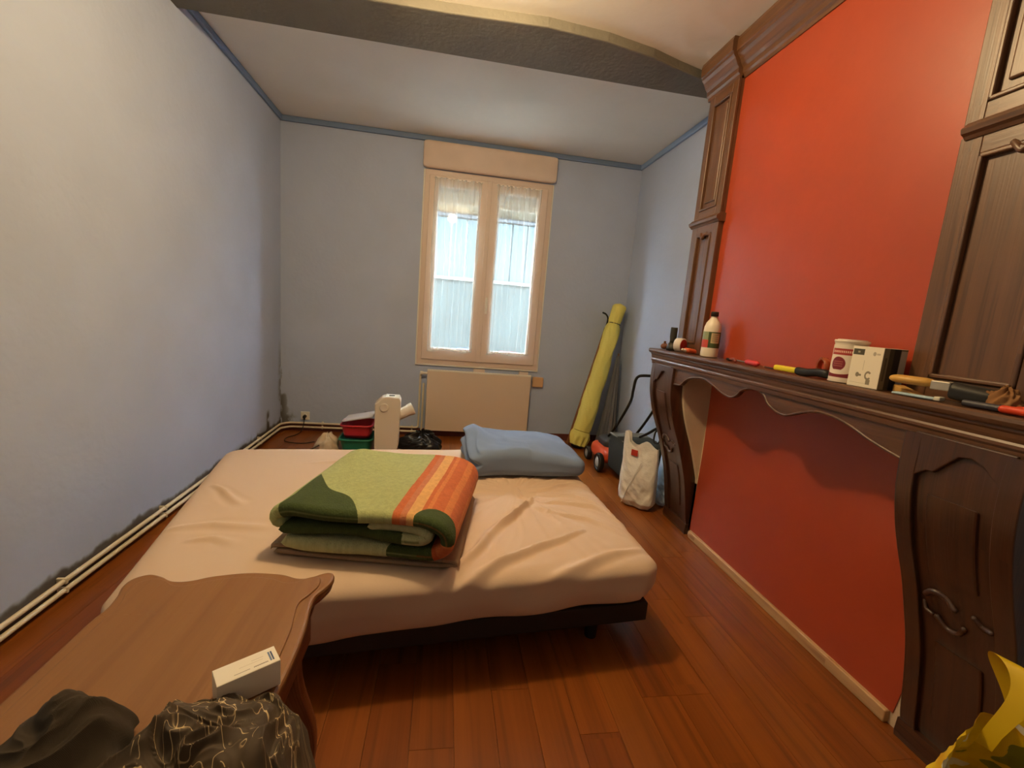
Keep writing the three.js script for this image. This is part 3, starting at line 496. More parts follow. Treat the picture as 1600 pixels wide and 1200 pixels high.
// ---------------------------------------------------------------- radiator, pipes, socket
{
  const t = thing('radiator', 'flat cream panel radiator below the window', 'radiator'), z = ZF + 0.035;
  part('front_panel', span(-0.163, 0.925, 0.075, 0.712, z + 0.045, z + 0.06, 0.006), M.radiator, t);
  part('back_panel', span(-0.155, 0.917, 0.085, 0.70, z, z + 0.012, 0.004), M.radiator, t);
  part('side_cover', [span(-0.165, -0.158, 0.08, 0.708, z, z + 0.05, 0.002)], M.radiator, t); part('side_cover', [span(0.92, 0.927, 0.08, 0.708, z, z + 0.05, 0.002)], M.radiator, t);
  const gr = part('top_grille', [span(-0.165, 0.927, 0.706, 0.718, z - 0.002, z + 0.006, 0.002), span(-0.165, 0.927, 0.706, 0.720, z + 0.052, z + 0.061, 0.002)], M.white, t);
  for (let k = 0; k < 36; k++) part('grille_bar', span(-0.15 + k * 0.0305, -0.138 + k * 0.0305, 0.708, 0.716, z, z + 0.055, 0.001), M.white, gr);
  part('valve', [new THREE.CylinderGeometry(0.012, 0.012, 0.05, 14).rotateZ(Math.PI / 2).translate(-0.185, 0.68, z + 0.03).toNonIndexed(), new THREE.CylinderGeometry(0.019, 0.017, 0.03, 18).rotateZ(Math.PI / 2).translate(-0.222, 0.68, z + 0.03).toNonIndexed()], M.white, t);
  part('bracket', span(0.31, 0.43, 0.70, 0.748, ZF, z, 0.003), M.peach, t); part('bracket', span(0.80, 0.90, 0.70, 0.748, ZF, z, 0.003), M.peach, t);
  solid('wall_box', [span(0.955, 1.075, 0.59, 0.70, ZF, ZF + 0.035, 0.012)], plain(0xcfa67a, 0.6), 'small tan box on the wall beside the radiator', 'box');
  const dirL = (d) => [XL + 0.028 + d * Math.sin(LT), d];
  const pipe = (y, o, up, label) => {
    const far = ZF + 0.03 + o, [x1] = dirL(0.12), xn = XL + 0.03 + o + 5.3 * Math.sin(LT);
    const t2 = thing('heating_pipe', label, 'pipe');
    part('pipe_run', polyTube([[xn, y - 0.01, ZF + 5.3], [XL + 0.03 + o + 0.1 * Math.sin(LT), y, far + 0.07], [XL + 0.10 + o, y, far], [up[0], y, far], [up[0], up[1], far]], 0.0105, 12, 0.03), M.pipe, t2);
    for (let k = 0; k < 6; k++) { const z2 = ZF + 0.6 + k * 0.7, x = XL + 0.03 + o + (z2 - ZF) * Math.sin(LT); part('pipe_clip', span(x - 0.028, x + 0.0115, y - 0.013 - 0.01 * (z2 - ZF) / 5.3, y + 0.013 - 0.01 * (z2 - ZF) / 5.3, z2 - 0.006, z2 + 0.006, 0.003), M.pipe, t2); }
    for (const x of [-1.2, -0.75, -0.3]) part('pipe_clip', span(x - 0.008, x + 0.008, y - 0.015, y + 0.015, far - 0.03, far + 0.004, 0.003), M.pipe, t2);
  };
  pipe(0.086, 0.0, [-0.235, 0.66], 'upper of the two white heating pipes along the wall base');
  pipe(0.044, 0.0, [-0.200, 0.56], 'lower of the two white heating pipes along the wall base');
  const s = thing('wall_socket', 'white wall socket with a black plug near the left corner', 'socket', [-1.372, 0.157, ZF]);
  part('plate', box(0.085, 0.085, 0.012, 0, 0, 0.006, 0.005), M.white, s); part('inner_ring', cyl(0.024, 0.022, 0.006, 0, 0, 0).rotateX(Math.PI / 2).translate(0, 0, 0.011), M.white, s);
  const c = thing('power_cord', 'black plug and cord running from the white socket to the floor', 'cord', [-1.372, 0.157, ZF]);
  part('plug', [cyl(0.018, 0.014, 0.03, 0, 0, 0).rotateX(Math.PI / 2).translate(0, -0.005, 0.017), box(0.018, 0.03, 0.02, 0, -0.022, 0.032, 0.006)], M.black, c);
  part('cable', tube([[0, -0.03, 0.035], [-0.004, -0.09, 0.05], [-0.01, -0.14, 0.10], [-0.03, -0.149, 0.2], [-0.08, -0.150, 0.3], [-0.05, -0.150, 0.42], [0.1, -0.150, 0.46], [0.2, -0.150, 0.4]], 0.004, 60, 8), M.black, c);
}
// ---------------------------------------------------------------- things on the floor by the far wall
{
  const a = thing('air_conditioner', 'tall white plastic appliance with a round dial near the radiator', 'appliance', [-0.478, 0, -4.04], 0.06);
  part('body', [extrude([[-0.105, 0.002], [0.085, 0.002], [0.105, 0.10], [0.108, 0.30], [0.112, 0.50], [0.095, 0.535], [-0.02, 0.538], [-0.055, 0.525], [-0.112, 0.468], [-0.110, 0.25]], 0.15, 0.012).translate(0, 0, -0.075)], M.whitePlastic, a);
  part('dial', [lathe([[0, 0], [0.040, 0], [0.040, 0.006], [0.032, 0.014], [0.028, 0.010], [0, 0.010]]).rotateX(Math.PI / 2).translate(-0.032, 0.438, 0.074)], M.whitePlastic, a);
  part('vent_slot', box(0.05, 0.004, 0.03, 0.03, 0.5385, 0.01, 0.002), M.darkGrey, a);
  part('outlet_duct', [lathe([[0.046, 0.0], [0.050, 0.0], [0.052, 0.10], [0.058, 0.12], [0.058, 0.15], [0.050, 0.15], [0.046, 0.02], [0.046, 0.0]]).rotateZ(-1.15).rotateY(0.25).translate(0.085, 0.345, -0.045)], M.white, a);
  const basin = (name, x0, x1, y0, y1, z0, z1, m, label) => { // open tapered tub with a rolled rim
    const t = thing(name, label, 'basin', [(x0 + x1) / 2, y0, (z0 + z1) / 2]), w = (x1 - x0) / 2, d = (z1 - z0) / 2, h = y1 - y0;
    const rr = (k, a) => { const c = Math.cos(a), s = Math.sin(a), q = Math.pow(Math.pow(Math.abs(c), 6) + Math.pow(Math.abs(s), 6), -1 / 6); return [c * q * w * k, s * q * d * k]; };
    const prof = [[0, 0.0], [0.8, 0.0], [0.84, 0.03], [0.95, h - 0.015], [1.0, h - 0.012], [1.0, h], [0.93, h], [0.82, 0.012], [0, 0.012]];
    part('tub', sheet(64, 8, (u, v) => { const [k, y] = prof[Math.round(v * 8)], [x, z] = rr(k, -u * Math.PI * 2); return [x, y, z]; }), m, t);
    part('rim', tube(Array.from({ length: 40 }, (_, i) => { const [x, z] = rr(1.0, i / 40 * Math.PI * 2); return [x, h - 0.006, z]; }), 0.009, 120, 8, true), m, t);
  };
  basin('plastic_basin', -0.90, -0.605, 0.0, 0.125, -4.30, -3.98, plain(0x1f7f63, 0.4), 'green plastic basin on the floor under the red one');
  basin('plastic_basin', -0.89, -0.612, 0.128, 0.25, -4.29, -4.0, plain(0xc0303a, 0.4), 'red plastic basin stacked on the green basin');
  solid('folded_sheet', softBlock(0.27, 0.018, 0.28, [0.03, 0.008, 0.03], 24, 3, 20, (x, y, z) => [x, y + (x + 0.15) * 0.20 + 0.006 * Math.sin(z * 18), z]).translate(-0.742, 0.276, -4.14), plain(0xc9c3c4, 0.8), 'pale folded sheet slanting over the red basin', 'cloth');
  const bag = thing('cloth_bag', 'crumpled off-white cloth bag on the floor left of the basins', 'bag', [-1.0, 0, -4.05], 0);
  part('bag_body', sheet(60, 30, (u, v) => { const a = -u * 6.283, k = Math.sin(v * Math.PI * 0.5), n = fbm(Math.cos(a) * 2 + 9, Math.sin(a) * 2 + v * 3 + 9, 4096, 3, 201); return [Math.cos(a) * 0.10 * k * (0.8 + 0.5 * n), 0.145 * Math.cos(v * Math.PI * 0.5) * (0.7 + 0.6 * n) + 0.004, Math.sin(a) * 0.09 * k * (0.8 + 0.5 * n)]; }), plain(0xd6c6ac, 0.9), bag);
  part('strap', tube([[-0.06, 0.06, 0.06], [-0.12, 0.03, 0.1], [-0.16, 0.008, 0.08], [-0.14, 0.008, 0.02]], 0.006, 24, 8), plain(0x4a4038, 0.8), bag);
  const bk = thing('dustbin_liner', 'crumpled black plastic sack on the floor under the radiator', 'bag', [-0.18, 0, -4.2], 0);
  part('sack', sheet(80, 40, (u, v) => { const a = -u * 6.283, k = Math.sin(v * Math.PI * 0.5), n = fbm(Math.cos(a) * 3 + 9, Math.sin(a) * 3 + v * 4 + 9, 4096, 4, 211); return [Math.cos(a) * 0.22 * k * (0.75 + 0.5 * n), 0.15 * Math.cos(v * Math.PI * 0.5) * (0.55 + 0.9 * n) + 0.004, Math.sin(a) * 0.13 * k * (0.75 + 0.5 * n)]; }), plain(0x17181a, 0.35), bk);
  part('knot', lathe([[0, 0.0], [0.02, 0.01], [0.012, 0.03], [0.028, 0.055], [0.008, 0.05], [0, 0.05]], 14).translate(0.1, 0.105, 0.03), plain(0x17181a, 0.35), bk);
}
// yellow roll, pole and grey cover in the right corner
{
  const along = (A, B) => { const d = V(...B).sub(V(...A)); return new THREE.Quaternion().setFromUnitVectors(V(0, 1, 0), d.clone().normalize()); };
  const A = [1.455, 0.035, -4.40], B = [1.80, 1.55, -4.52], len = V(...A).distanceTo(V(...B));
  const t = thing('fabric_roll', 'rolled yellow fabric leaning in the right corner', 'roll', A); t.quaternion.copy(along(A, B));
  const ym = new THREE.MeshPhysicalMaterial({ color: 0xe6dc74, roughness: 0.8, bumpMap: rep(fuzz, 2, 4), bumpScale: 0.002, sheen: 0.2 });
  part('rolled_cloth', sheet(64, 90, (u, v) => { const a = -u * 6.283, y = v * len; let r = lerp(0.104, 0.070, v) + 0.008 * Math.sin(v * 26 + 2 * Math.sin(a)) * 0.6 + 0.010 * (fbm(Math.cos(a) * 2 + 8, v * 14 + Math.sin(a) * 2, 4096, 3, 221) - 0.5) * 2; r -= 0.014 * Math.exp(-(((v - 0.86) / 0.015) ** 2)); r -= 0.010 * Math.exp(-(((v - 0.1) / 0.015) ** 2)); if (v < 0.06) r *= 0.75 + 0.25 * v / 0.06 + 0.1 * Math.sin(a * 9); if (v > 0.97) r *= Math.sqrt(Math.max(0.02, 1 - ((v - 0.97) / 0.03) ** 2)); return [Math.cos(a) * r, y, Math.sin(a) * r]; }), ym, t);
  part('end_cap', lathe([[0, -0.03], [0.06, -0.03], [0.066, 0.0], [0.06, 0.05], [0, 0.05]]), M.black, t);
  part('tie_cord', tube(Array.from({ length: 24 }, (_, i) => { const a = i / 24 * 6.283; return [Math.cos(a) * 0.06, len * 0.86, Math.sin(a) * 0.06]; }), 0.004, 60, 6, true), M.black, t);
  part('tie_cord', tube(Array.from({ length: 24 }, (_, i) => { const a = i / 24 * 6.283; return [Math.cos(a) * 0.088, len * 0.1, Math.sin(a) * 0.088]; }), 0.003, 60, 6, true), plain(0x8c7f20, 0.8), t);
  const p = thing('wooden_pole', 'thin brown wooden pole with a black hooked end beside the yellow roll', 'pole', [1.345, 0.012, -4.42]); p.quaternion.copy(along([1.345, 0.012, -4.42], [1.69, 1.36, -4.54]));
  part('shaft', cyl(0.017, 0.014, 1.32), plain(0x7a4c22, 0.6), p);
  part('hook', tube([[0, 1.30, 0], [0.0, 1.38, 0], [-0.015, 1.43, 0.01], [-0.05, 1.455, 0.02], [-0.085, 1.46, 0.02]], 0.009, 24, 8), M.black, p);
  const g = thing('parasol_cover', 'limp grey fabric cover standing between the yellow roll and the right wall', 'cover', [1.77, 0.0, -4.42]);
  part('cover', sheet(72, 40, (u, v) => { const a = -u * 6.283, k = lerp(1, 0.16, Math.pow(v, 0.8)), f = 1 + 0.14 * Math.sin(a * 9 + v * 2) + 0.05 * Math.sin(a * 23); return [Math.cos(a) * 0.105 * k * f + 0.06 * v, 0.004 + v * 1.0, Math.sin(a) * 0.11 * k * f - 0.06 * v]; }), plain(0x67686c, 0.8), g);
  part('stick', tube([[0.05, 0.7, -0.05], [0.065, 1.02, -0.07]], 0.011, 2, 8), plain(0x6b4a32, 0.7), g);
}
// lawn mower, its grass bag towards us
{
  const t = thing('lawn_mower', 'orange push lawn mower with black grass bag and folding handle', 'lawn mower');
  const or = plain(0xc8471c, 0.4);
  part('deck', [softBlock(0.34, 0.13, 0.40, [0.05, 0.05, 0.06], 12, 8, 12, (x, y, z) => [x * (1 - 0.15 * (y + 0.065) / 0.13), y, z]).translate(1.63, 0.135, -3.87)], or, t);
  part('motor_cover', [softBlock(0.22, 0.10, 0.24, [0.05, 0.04, 0.05], 10, 6, 10, (x, y, z) => [x, y, z]).translate(1.63, 0.225, -3.90)], M.darkGrey, t);
  const wheel = (x, r, z) => { const w = part('wheel', [lathe([[r * 0.62, -0.022], [r * 0.93, -0.022], [r, -0.012], [r, 0.012], [r * 0.93, 0.022], [r * 0.62, 0.022], [r * 0.62, -0.022]], 32).rotateZ(Math.PI / 2).translate(x, r + 0.001, z)], M.black, t); part('hub', [lathe([[0, -0.018], [r * 0.63, -0.018], [r * 0.63, 0.018], [r * 0.3, 0.024], [0, 0.026]], 24).rotateZ(Math.PI / 2).translate(x, r + 0.001, z)], plain(0x9a9a90, 0.5), w); };
  wheel(1.445, 0.085, -3.70); wheel(1.815, 0.085, -3.70); wheel(1.455, 0.065, -4.04); wheel(1.805, 0.065, -4.04);
  part('grass_bag', [softBlock(0.35, 0.31, 0.42, [0.03, 0.03, 0.03], 14, 12, 14, (x, y, z) => [x * (1 - 0.12 * (0.155 - y) / 0.31), y + (y > 0 ? 0.03 * Math.sin((z + 0.21) * 7) - 0.02 : 0), z]).translate(1.66, 0.225, -3.45)], plain(0x23251c, 0.85), t);
  part('bag_lid', [span(1.50, 1.82, 0.368, 0.385, -3.66, -3.35, 0.006)], plain(0x6a6a62, 0.7), t);
  const hz = (x) => [[x, 0.17, -4.03], [x, 0.40, -3.775], [x, 0.68, -3.53], [x, 0.80, -3.495], [x, 0.885, -3.475], [x, 0.925, -3.43], [x + 0.03, 0.938, -3.41]];
  part('handlebar', [tube([...hz(1.595), [1.72, 0.94, -3.41], ...hz(1.845).reverse().map(([a, b, c], i) => i === 0 ? [a - 0.03 - 0.0, b, c] : [a, b, c])], 0.012, 140, 10)], M.black, t);
  part('control_cable', tube([[1.60, 0.455, -3.27], [1.62, 0.51, -3.18], [1.66, 0.575, -3.11], [1.72, 0.60, -3.06]], 0.011, 24, 8), M.black, t);
  part('hook_clip', tube([[1.645, 0.55, -3.105], [1.635, 0.47, -3.10], [1.665, 0.465, -3.08], [1.675, 0.545, -3.08]], 0.007, 30, 8, true), M.black, t);
}
// carrier bags
function sack(w, h, d, s, o = {}) {
  return sheet(96, 60, (u, v) => {
    const a = -u * Math.PI * 2, c = Math.cos(a), sn = Math.sin(a), q = Math.pow(Math.abs(c) ** 3.2 + Math.abs(sn) ** 3.2, -1 / 3.2), y = v * h;
    const belly = v < 0.1 ? 0.72 + 2.8 * v : 1, k = lerp(1, o.topW ?? 0.85, v), dk = lerp(1, o.topD ?? 0.25, sstep(0.35, 1, v));
    const n = fbm(c * 1.8 + 7, sn * 1.8 + v * 5, 4096, 4, s) - 0.5, n2 = 1 - Math.abs(2 * fbm(c * 3 + 5, sn * 3 + v * 7, 4096, 3, s + 3) - 1);
    const base = v === 0 ? 0.02 : 1;
    let x = c * q * w / 2 * belly * k * base * (1 + 0.10 * n), z = sn * q * d / 2 * belly * dk * base * (1 + 0.5 * n + 0.22 * (n2 - 0.6));
    let yy = y + (v > 0.9 ? (o.top ? o.top(c, sn) : 0) * (v - 0.9) * 10 : 0);
    return [x + (o.lean || 0) * v, yy + 0.003, z];
  });
}
{
  const wm = new THREE.MeshPhysicalMaterial({ color: 0xf1ede4, roughness: 0.45, side: THREE.DoubleSide, bumpMap: rep(fuzz, 2, 2), bumpScale: 0.001, transmission: 0 });
  const t = thing('carrier_bag', 'white plastic carrier bag with a small red logo beside the mantelpiece leg', 'bag', [1.49, 0, -2.965], -0.85);
  part('bag_body', sack(0.275, 0.49, 0.14, 231, { topW: 0.98, topD: 0.3, lean: -0.02, top: (c) => 0.055 * (c < -0.6 ? 1 : 0) - 0.01 + 0.02 * Math.sin(c * 6) }), wm, t);
  part('seam', tube([[-0.085, 0.03, 0.085], [-0.05, 0.14, 0.088], [-0.01, 0.26, 0.085], [0.025, 0.36, 0.06]], 0.003, 24, 6), wm, t);
  part('logo', [box(0.05, 0.045, 0.004, -0.045, 0.415, 0.045, 0.001)], plain(0xc23c2c, 0.5), t);
  const b = thing('carrier_bag', 'pale blue plastic bag behind the white bag, against the mower', 'bag', [1.76, 0, -3.0], -0.5);
  part('bag_body', sack(0.24, 0.42, 0.20, 241, { topW: 0.7, topD: 0.35 }), new THREE.MeshPhysicalMaterial({ color: 0xa9c2dd, roughness: 0.45, side: THREE.DoubleSide }), b);
  // yellow shopping bag in the near right corner
  const pr = tex(512, 512, (u, v) => { const n = fbm(u * 5, v * 5, 5, 3, 251), m = fbm(u * 7 + 3, v * 7, 7, 3, 255); let c = mixc(hex(0xe8c51c), hex(0xd9a514), sstep(0.4, 0.7, m)); if (n > 0.60) c = hex(0xf0ead8); if (n < 0.35) c = hex(0x8a8a32); if (m > 0.68) c = hex(0xf3efe2); return c; });
  const y = thing('shopping_bag', 'bright yellow printed shopping bag in the near right corner', 'bag', [1.33, 0, -0.685], 0.30);
  const yb = new THREE.MeshPhysicalMaterial({ map: pr, roughness: 0.4, side: THREE.DoubleSide });
  part('bag_body', sack(0.40, 0.425, 0.24, 261, { topW: 0.85, topD: 0.6, top: (c, s) => 0.02 * Math.sin(c * 3) }), yb, y);
  part('handle', [sheet(30, 8, (u, v) => { const k = Math.sin(u * Math.PI); return [0.125 + (u - 0.5) * 0.13, 0.39 + 0.21 * Math.pow(k, 0.7), -0.05 + 0.03 * Math.sin(u * 7) + (v - 0.5) * 0.05 * (0.6 + 0.4 * k)]; })], new THREE.MeshPhysicalMaterial({ color: 0xe3bd1e, roughness: 0.4, side: THREE.DoubleSide }), y);
}

// ---------------------------------------------------------------- things on the mantel shelf
const SY = 1.2012;
{
  const onShelf = (name, label, cat, x, z, turn = 0, group) => thing(name, label, cat, [x, SY, z], turn, group);
  let t = onShelf('torch', 'black torch standing on its wide head at the far shelf end', 'torch', 1.455, -2.69);
  part('head', lathe([[0, 0], [0.034, 0], [0.035, 0.02], [0.030, 0.035], [0.020, 0.052], [0, 0.052]]), plain(0x2c2a22, 0.5), t);
  part('barrel', lathe([[0, 0.05], [0.019, 0.05], [0.0185, 0.07], [0.0215, 0.09], [0.0215, 0.145], [0.019, 0.150], [0, 0.150]]), plain(0x2c2a22, 0.55), t);
  t = onShelf('wooden_ball', 'small brown rounded knob lying behind the black torch', 'knob', 1.46, -2.80);
  part('ball', new THREE.SphereGeometry(0.022, 20, 14).scale(1.2, 0.9, 1).translate(0, 0.02, 0).toNonIndexed(), plain(0x7c4a2c, 0.5), t); part('stub', cyl(0.008, 0.007, 0.02, 0, 0.034, 0), plain(0x5c361f, 0.5), t);
  t = onShelf('tape_roll', 'red and white tape roll standing between torch and bottle', 'tape', 1.46, -2.60, 0.5);
  part('tape', lathe([[0.022, -0.022], [0.043, -0.022], [0.043, 0.022], [0.022, 0.022], [0.022, -0.022]]).rotateX(Math.PI / 2).translate(0, 0.0435, 0), plain(0xd9cfc4, 0.5), t);
  part('red_face', lathe([[0.0, 0], [0.036, 0], [0.036, 0.003], [0.0, 0.003]]).rotateX(Math.PI / 2).translate(0, 0.0435, 0.022), plain(0xc22c22, 0.5), t);
  t = onShelf('plastic_wedge', 'flat orange plastic piece just behind the white bottle', 'cap', 1.458, -2.475, 0.3);
  part('shell', softBlock(0.08, 0.03, 0.05, [0.02, 0.012, 0.02], 12, 6, 10, (x, y, z) => [x, y - 0.1 * x, z]).translate(0, 0.018, 0), plain(0xd8643a, 0.5), t); part('tip', cyl(0.010, 0.006, 0.03).rotateZ(1.3).translate(-0.038, 0.018, 0), plain(0xe8d8c8, 0.5), t);
  // bottle
  t = onShelf('bottle', 'white plastic bottle with dark cap and green and red label', 'bottle', 1.475, -2.305, 0);
  part('bottle_body', lathe([[0, 0], [0.042, 0], [0.046, 0.006], [0.0465, 0.03], [0.0455, 0.06], [0.0455, 0.14], [0.044, 0.165], [0.036, 0.192], [0.022, 0.212], [0.0165, 0.222], [0.0165, 0.232], [0, 0.232]], 44), plain(0xe4dac6, 0.35), t);
  const lab = new THREE.CanvasTexture((() => { const cv = document.createElement('canvas'); cv.width = 512; cv.height = 256; const g = cv.getContext('2d'); g.fillStyle = '#4b5a34'; g.fillRect(0, 0, 512, 256); for (const x of [0, 256]) { g.fillStyle = '#8f9a78'; g.fillRect(x, 0, 100, 150); g.fillStyle = '#c4493a'; g.fillRect(x, 130, 104, 126); g.fillStyle = '#3a4a26'; g.fillRect(x + 104, 0, 20, 256); g.fillStyle = '#cdb992'; g.fillRect(x + 126, 20, 90, 160); g.fillStyle = '#5a5138'; for (let k = 0; k < 9; k++) g.fillRect(x + 136, 36 + k * 15, 70 - (k * 13) % 30, 5); } return cv; })()); lab.colorSpace = THREE.SRGBColorSpace;
  part('label', new THREE.CylinderGeometry(0.0462, 0.0462, 0.088, 44, 1, true).rotateY(-2.14).translate(0, 0.098, 0).toNonIndexed(), S({ map: lab, roughness: 0.5 }), t);
  part('cap', lathe([[0, 0.228], [0.0205, 0.228], [0.0205, 0.250], [0.018, 0.254], [0, 0.254]], 30), plain(0x2a2622, 0.5), t);
  // small clutter along the shelf
  t = onShelf('small_brush', 'small dark brush with a reddish handle right of the bottle', 'brush', 1.47, -2.09, 1.2);
  part('bristles', box(0.05, 0.012, 0.022, 0.05, 0.007, 0, 0.004), M.black, t); part('handle', tube([[0.03, 0.01, 0], [-0.03, 0.014, 0.004], [-0.07, 0.008, 0]], 0.007, 16, 8), plain(0x8a4030, 0.5), t);
  t = onShelf('screwdriver', 'screwdriver with a red and clear handle on the shelf', 'screwdriver', 1.435, -1.89, 1.42);
  part('handle', lathe([[0, 0], [0.010, 0.002], [0.013, 0.012], [0.012, 0.05], [0.0135, 0.09], [0.009, 0.105], [0, 0.106]], 18).rotateZ(Math.PI / 2).translate(0.05, 0.014, 0), plain(0xd23a3e, 0.35), t); part('shaft', cyl(0.003, 0.003, 0.10).rotateZ(Math.PI / 2).translate(0.15, 0.012, 0), plain(0x9a9488, 0.35, { metalness: 0.8 }), t);
  t = onShelf('pencil', 'slim dark pencil lying beside the screwdriver', 'pencil', 1.44, -1.76, 1.45);
  part('pencil_body', cyl(0.004, 0.004, 0.11, 0, -0.055, 0, 6).rotateZ(Math.PI / 2).translate(0, 0.005, 0), plain(0x3a2318, 0.5), t); part('point', cyl(0.004, 0.0005, 0.012, 0, 0, 0, 6).rotateZ(-Math.PI / 2).translate(0.055, 0.005, 0), plain(0xc9a678, 0.6), t);
  t = onShelf('utility_knife', 'yellow utility knife with a black grip on the shelf', 'knife', 1.43, -1.60, -1.5);
  part('yellow_body', softBlock(0.12, 0.024, 0.03, [0.012, 0.008, 0.012], 14, 6, 8, (x, y, z) => [x, y, z * (1 - 0.3 * sstep(0, 0.06, -x))]).translate(-0.065, 0.015, 0), plain(0xe0cf2a, 0.4), t);
  part('grip', softBlock(0.15, 0.032, 0.036, [0.014, 0.012, 0.014], 16, 6, 8, (x, y, z) => [x, y + 0.004 * Math.sin(x * 40), z]).translate(0.065, 0.018, 0), M.black, t);
  t = onShelf('tape_roll', 'amber transparent tape ring standing behind the black knife grip', 'tape', 1.485, -1.545, 1.2);
  part('tape', lathe([[0.030, -0.009], [0.040, -0.009], [0.040, 0.009], [0.030, 0.009], [0.030, -0.009]]).rotateX(Math.PI / 2).translate(0, 0.0405, 0), new THREE.MeshPhysicalMaterial({ color: 0xcf7a4a, roughness: 0.25, transmission: 0.6, thickness: 0 }), t);
  // paint tin
  t = onShelf('paint_can', 'white paint can with a dark red round label', 'can', 1.462, -1.415, 0);
  part('can_body', lathe([[0, 0], [0.052, 0], [0.054, 0.004], [0.052, 0.008], [0.0505, 0.05], [0.050, 0.14], [0.052, 0.146], [0.054, 0.150], [0.052, 0.155], [0.046, 0.155], [0.044, 0.150], [0, 0.150]], 44), plain(0xddd0bc, 0.4), t);
  const can = new THREE.CanvasTexture((() => { const cv = document.createElement('canvas'); cv.width = 1024; cv.height = 384; const g = cv.getContext('2d'); g.fillStyle = '#e6dac8'; g.fillRect(0, 0, 1024, 384); for (const x of [0, 341, 682]) { g.fillStyle = '#a5342e'; g.fillRect(x + 60, 40, 260, 70); g.fillStyle = '#e8c0a8'; for (let k = 0; k < 12; k++) g.fillRect(x + 76 + k * 19, 62, 12, 24); g.fillStyle = '#7c1f28'; g.beginPath(); g.arc(x + 170, 210, 78, 0, 7); g.fill(); g.fillRect(x + 40, 290, 290, 70); g.fillStyle = '#e6dac8'; g.beginPath(); g.ellipse(x + 170, 300, 130, 26, 0, 0, 7); g.fill(); g.fillStyle = '#b06a60'; for (let k = 0; k < 3; k++) for (let j = 0; j < 7; j++) g.fillRect(x + 118 + j * 15, 180 + k * 24, 10, 11); } return cv; })()); can.colorSpace = THREE.SRGBColorSpace;
  part('label', new THREE.CylinderGeometry(0.0512, 0.0522, 0.125, 44, 1, true).rotateY(-0.37).translate(0, 0.074, 0).toNonIndexed(), S({ map: can, roughness: 0.45 }), t);
  part('lid', lathe([[0, 0.150], [0.044, 0.150], [0.045, 0.157], [0.040, 0.158], [0.038, 0.153], [0, 0.153]], 40), plain(0xcfc6b8, 0.35), t);
  // cardboard carton with a product drawing
  const front = new THREE.CanvasTexture((() => { const cv = document.createElement('canvas'); cv.width = 512; cv.height = 512; const g = cv.getContext('2d'); g.fillStyle = '#ece2cb'; g.fillRect(0, 0, 512, 512); g.fillStyle = '#4a4636'; g.fillRect(14, 30, 190, 76); g.fillStyle = '#9a947c'; g.fillRect(90, 56, 40, 24); g.fillStyle = '#b4a994'; g.beginPath(); g.arc(376, 80, 26, 0, 7); g.fill(); g.fillStyle = '#c9bda4'; g.fillRect(410, 70, 60, 22); g.strokeStyle = '#8b816c'; g.lineWidth = 26; g.beginPath(); g.arc(330, 360, 44, 0.6, 5.6); g.stroke(); g.fillStyle = '#8b816c'; g.fillRect(310, 410, 70, 64); g.fillRect(120, 350, 96, 26); g.beginPath(); g.arc(150, 360, 30, 0, 7); g.fill(); g.fillStyle = '#cfc4ac'; g.fillRect(224, 170, 10, 130); g.fillStyle = '#b8ad98'; for (let k = 0; k < 30; k++) g.fillRect(30 + k * 9, 462, 6, 5); return cv; })()); front.colorSpace = THREE.SRGBColorSpace;
  const side = new THREE.CanvasTexture((() => { const cv = document.createElement('canvas'); cv.width = 256; cv.height = 512; const g = cv.getContext('2d'); g.fillStyle = '#8d8468'; g.fillRect(0, 0, 256, 512); g.fillStyle = '#4a4636'; g.fillRect(60, 0, 100, 512); g.fillStyle = '#262420'; g.fillRect(110, 0, 70, 512); g.fillStyle = '#c9c0ac'; g.fillRect(186, 20, 70, 480); g.fillStyle = '#4a4636'; for (let k = 0; k < 18; k++) g.fillRect(22, 120 + k * 16, 22, 10); return cv; })()); side.colorSpace = THREE.SRGBColorSpace;
  t = onShelf('cardboard_box', 'white printed carton with a black striped side beside the paint can', 'box', 1.462, -1.305, -1.50);
  part('carton', box(0.106, 0.138, 0.10, 0, 0.069, 0, 0.0012), plain(0xe6dcc4, 0.6), t);
  part('front_print', new THREE.PlaneGeometry(0.104, 0.136).translate(0, 0.069, 0.0503).toNonIndexed(), S({ map: front, roughness: 0.55 }), t);
  part('side_print', new THREE.PlaneGeometry(0.098, 0.136).rotateY(Math.PI / 2).translate(0.0533, 0.069, 0).toNonIndexed(), S({ map: side, roughness: 0.55 }), t);
  // brushes and bits at the near end
  t = onShelf('paint_brush', 'broad paint brush with a pale wooden handle and black bristles', 'paint brush', 1.445, -1.09, -1.30);
  part('handle', softBlock(0.12, 0.026, 0.045, [0.03, 0.012, 0.02], 14, 6, 10, (x, y, z) => [x, y, z * (0.75 + 0.35 * Math.cos(x * 30))]).translate(-0.065, 0.048, 0), plain(0xcf9f4e, 0.45), t);
  part('ferrule', box(0.045, 0.026, 0.052, 0.012, 0.045, 0, 0.003), plain(0xc8c0b0, 0.3, { metalness: 0.7 }), t);
  part('bristles', softBlock(0.10, 0.045, 0.062, [0.012, 0.014, 0.014], 14, 8, 10, (x, y, z) => [x, y - 0.1 * (x + 0.05) + 0.004 * Math.sin(z * 160), z * (1 + x)]).translate(0.08, 0.036, 0), M.black, t);
  t = onShelf('scraper', 'flat pale blue strip lying under the broad paint brush', 'scraper', 1.412, -1.125, -1.34);
  part('blade', softBlock(0.11, 0.008, 0.03, [0.006, 0.003, 0.006], 10, 3, 6, (x, y, z) => [x, y, z]).translate(0, 0.005, 0), plain(0xa8c4d4, 0.4), t); part('end_tip', box(0.016, 0.012, 0.03, 0.06, 0.007, 0, 0.003), plain(0xd8d4c4, 0.5), t);
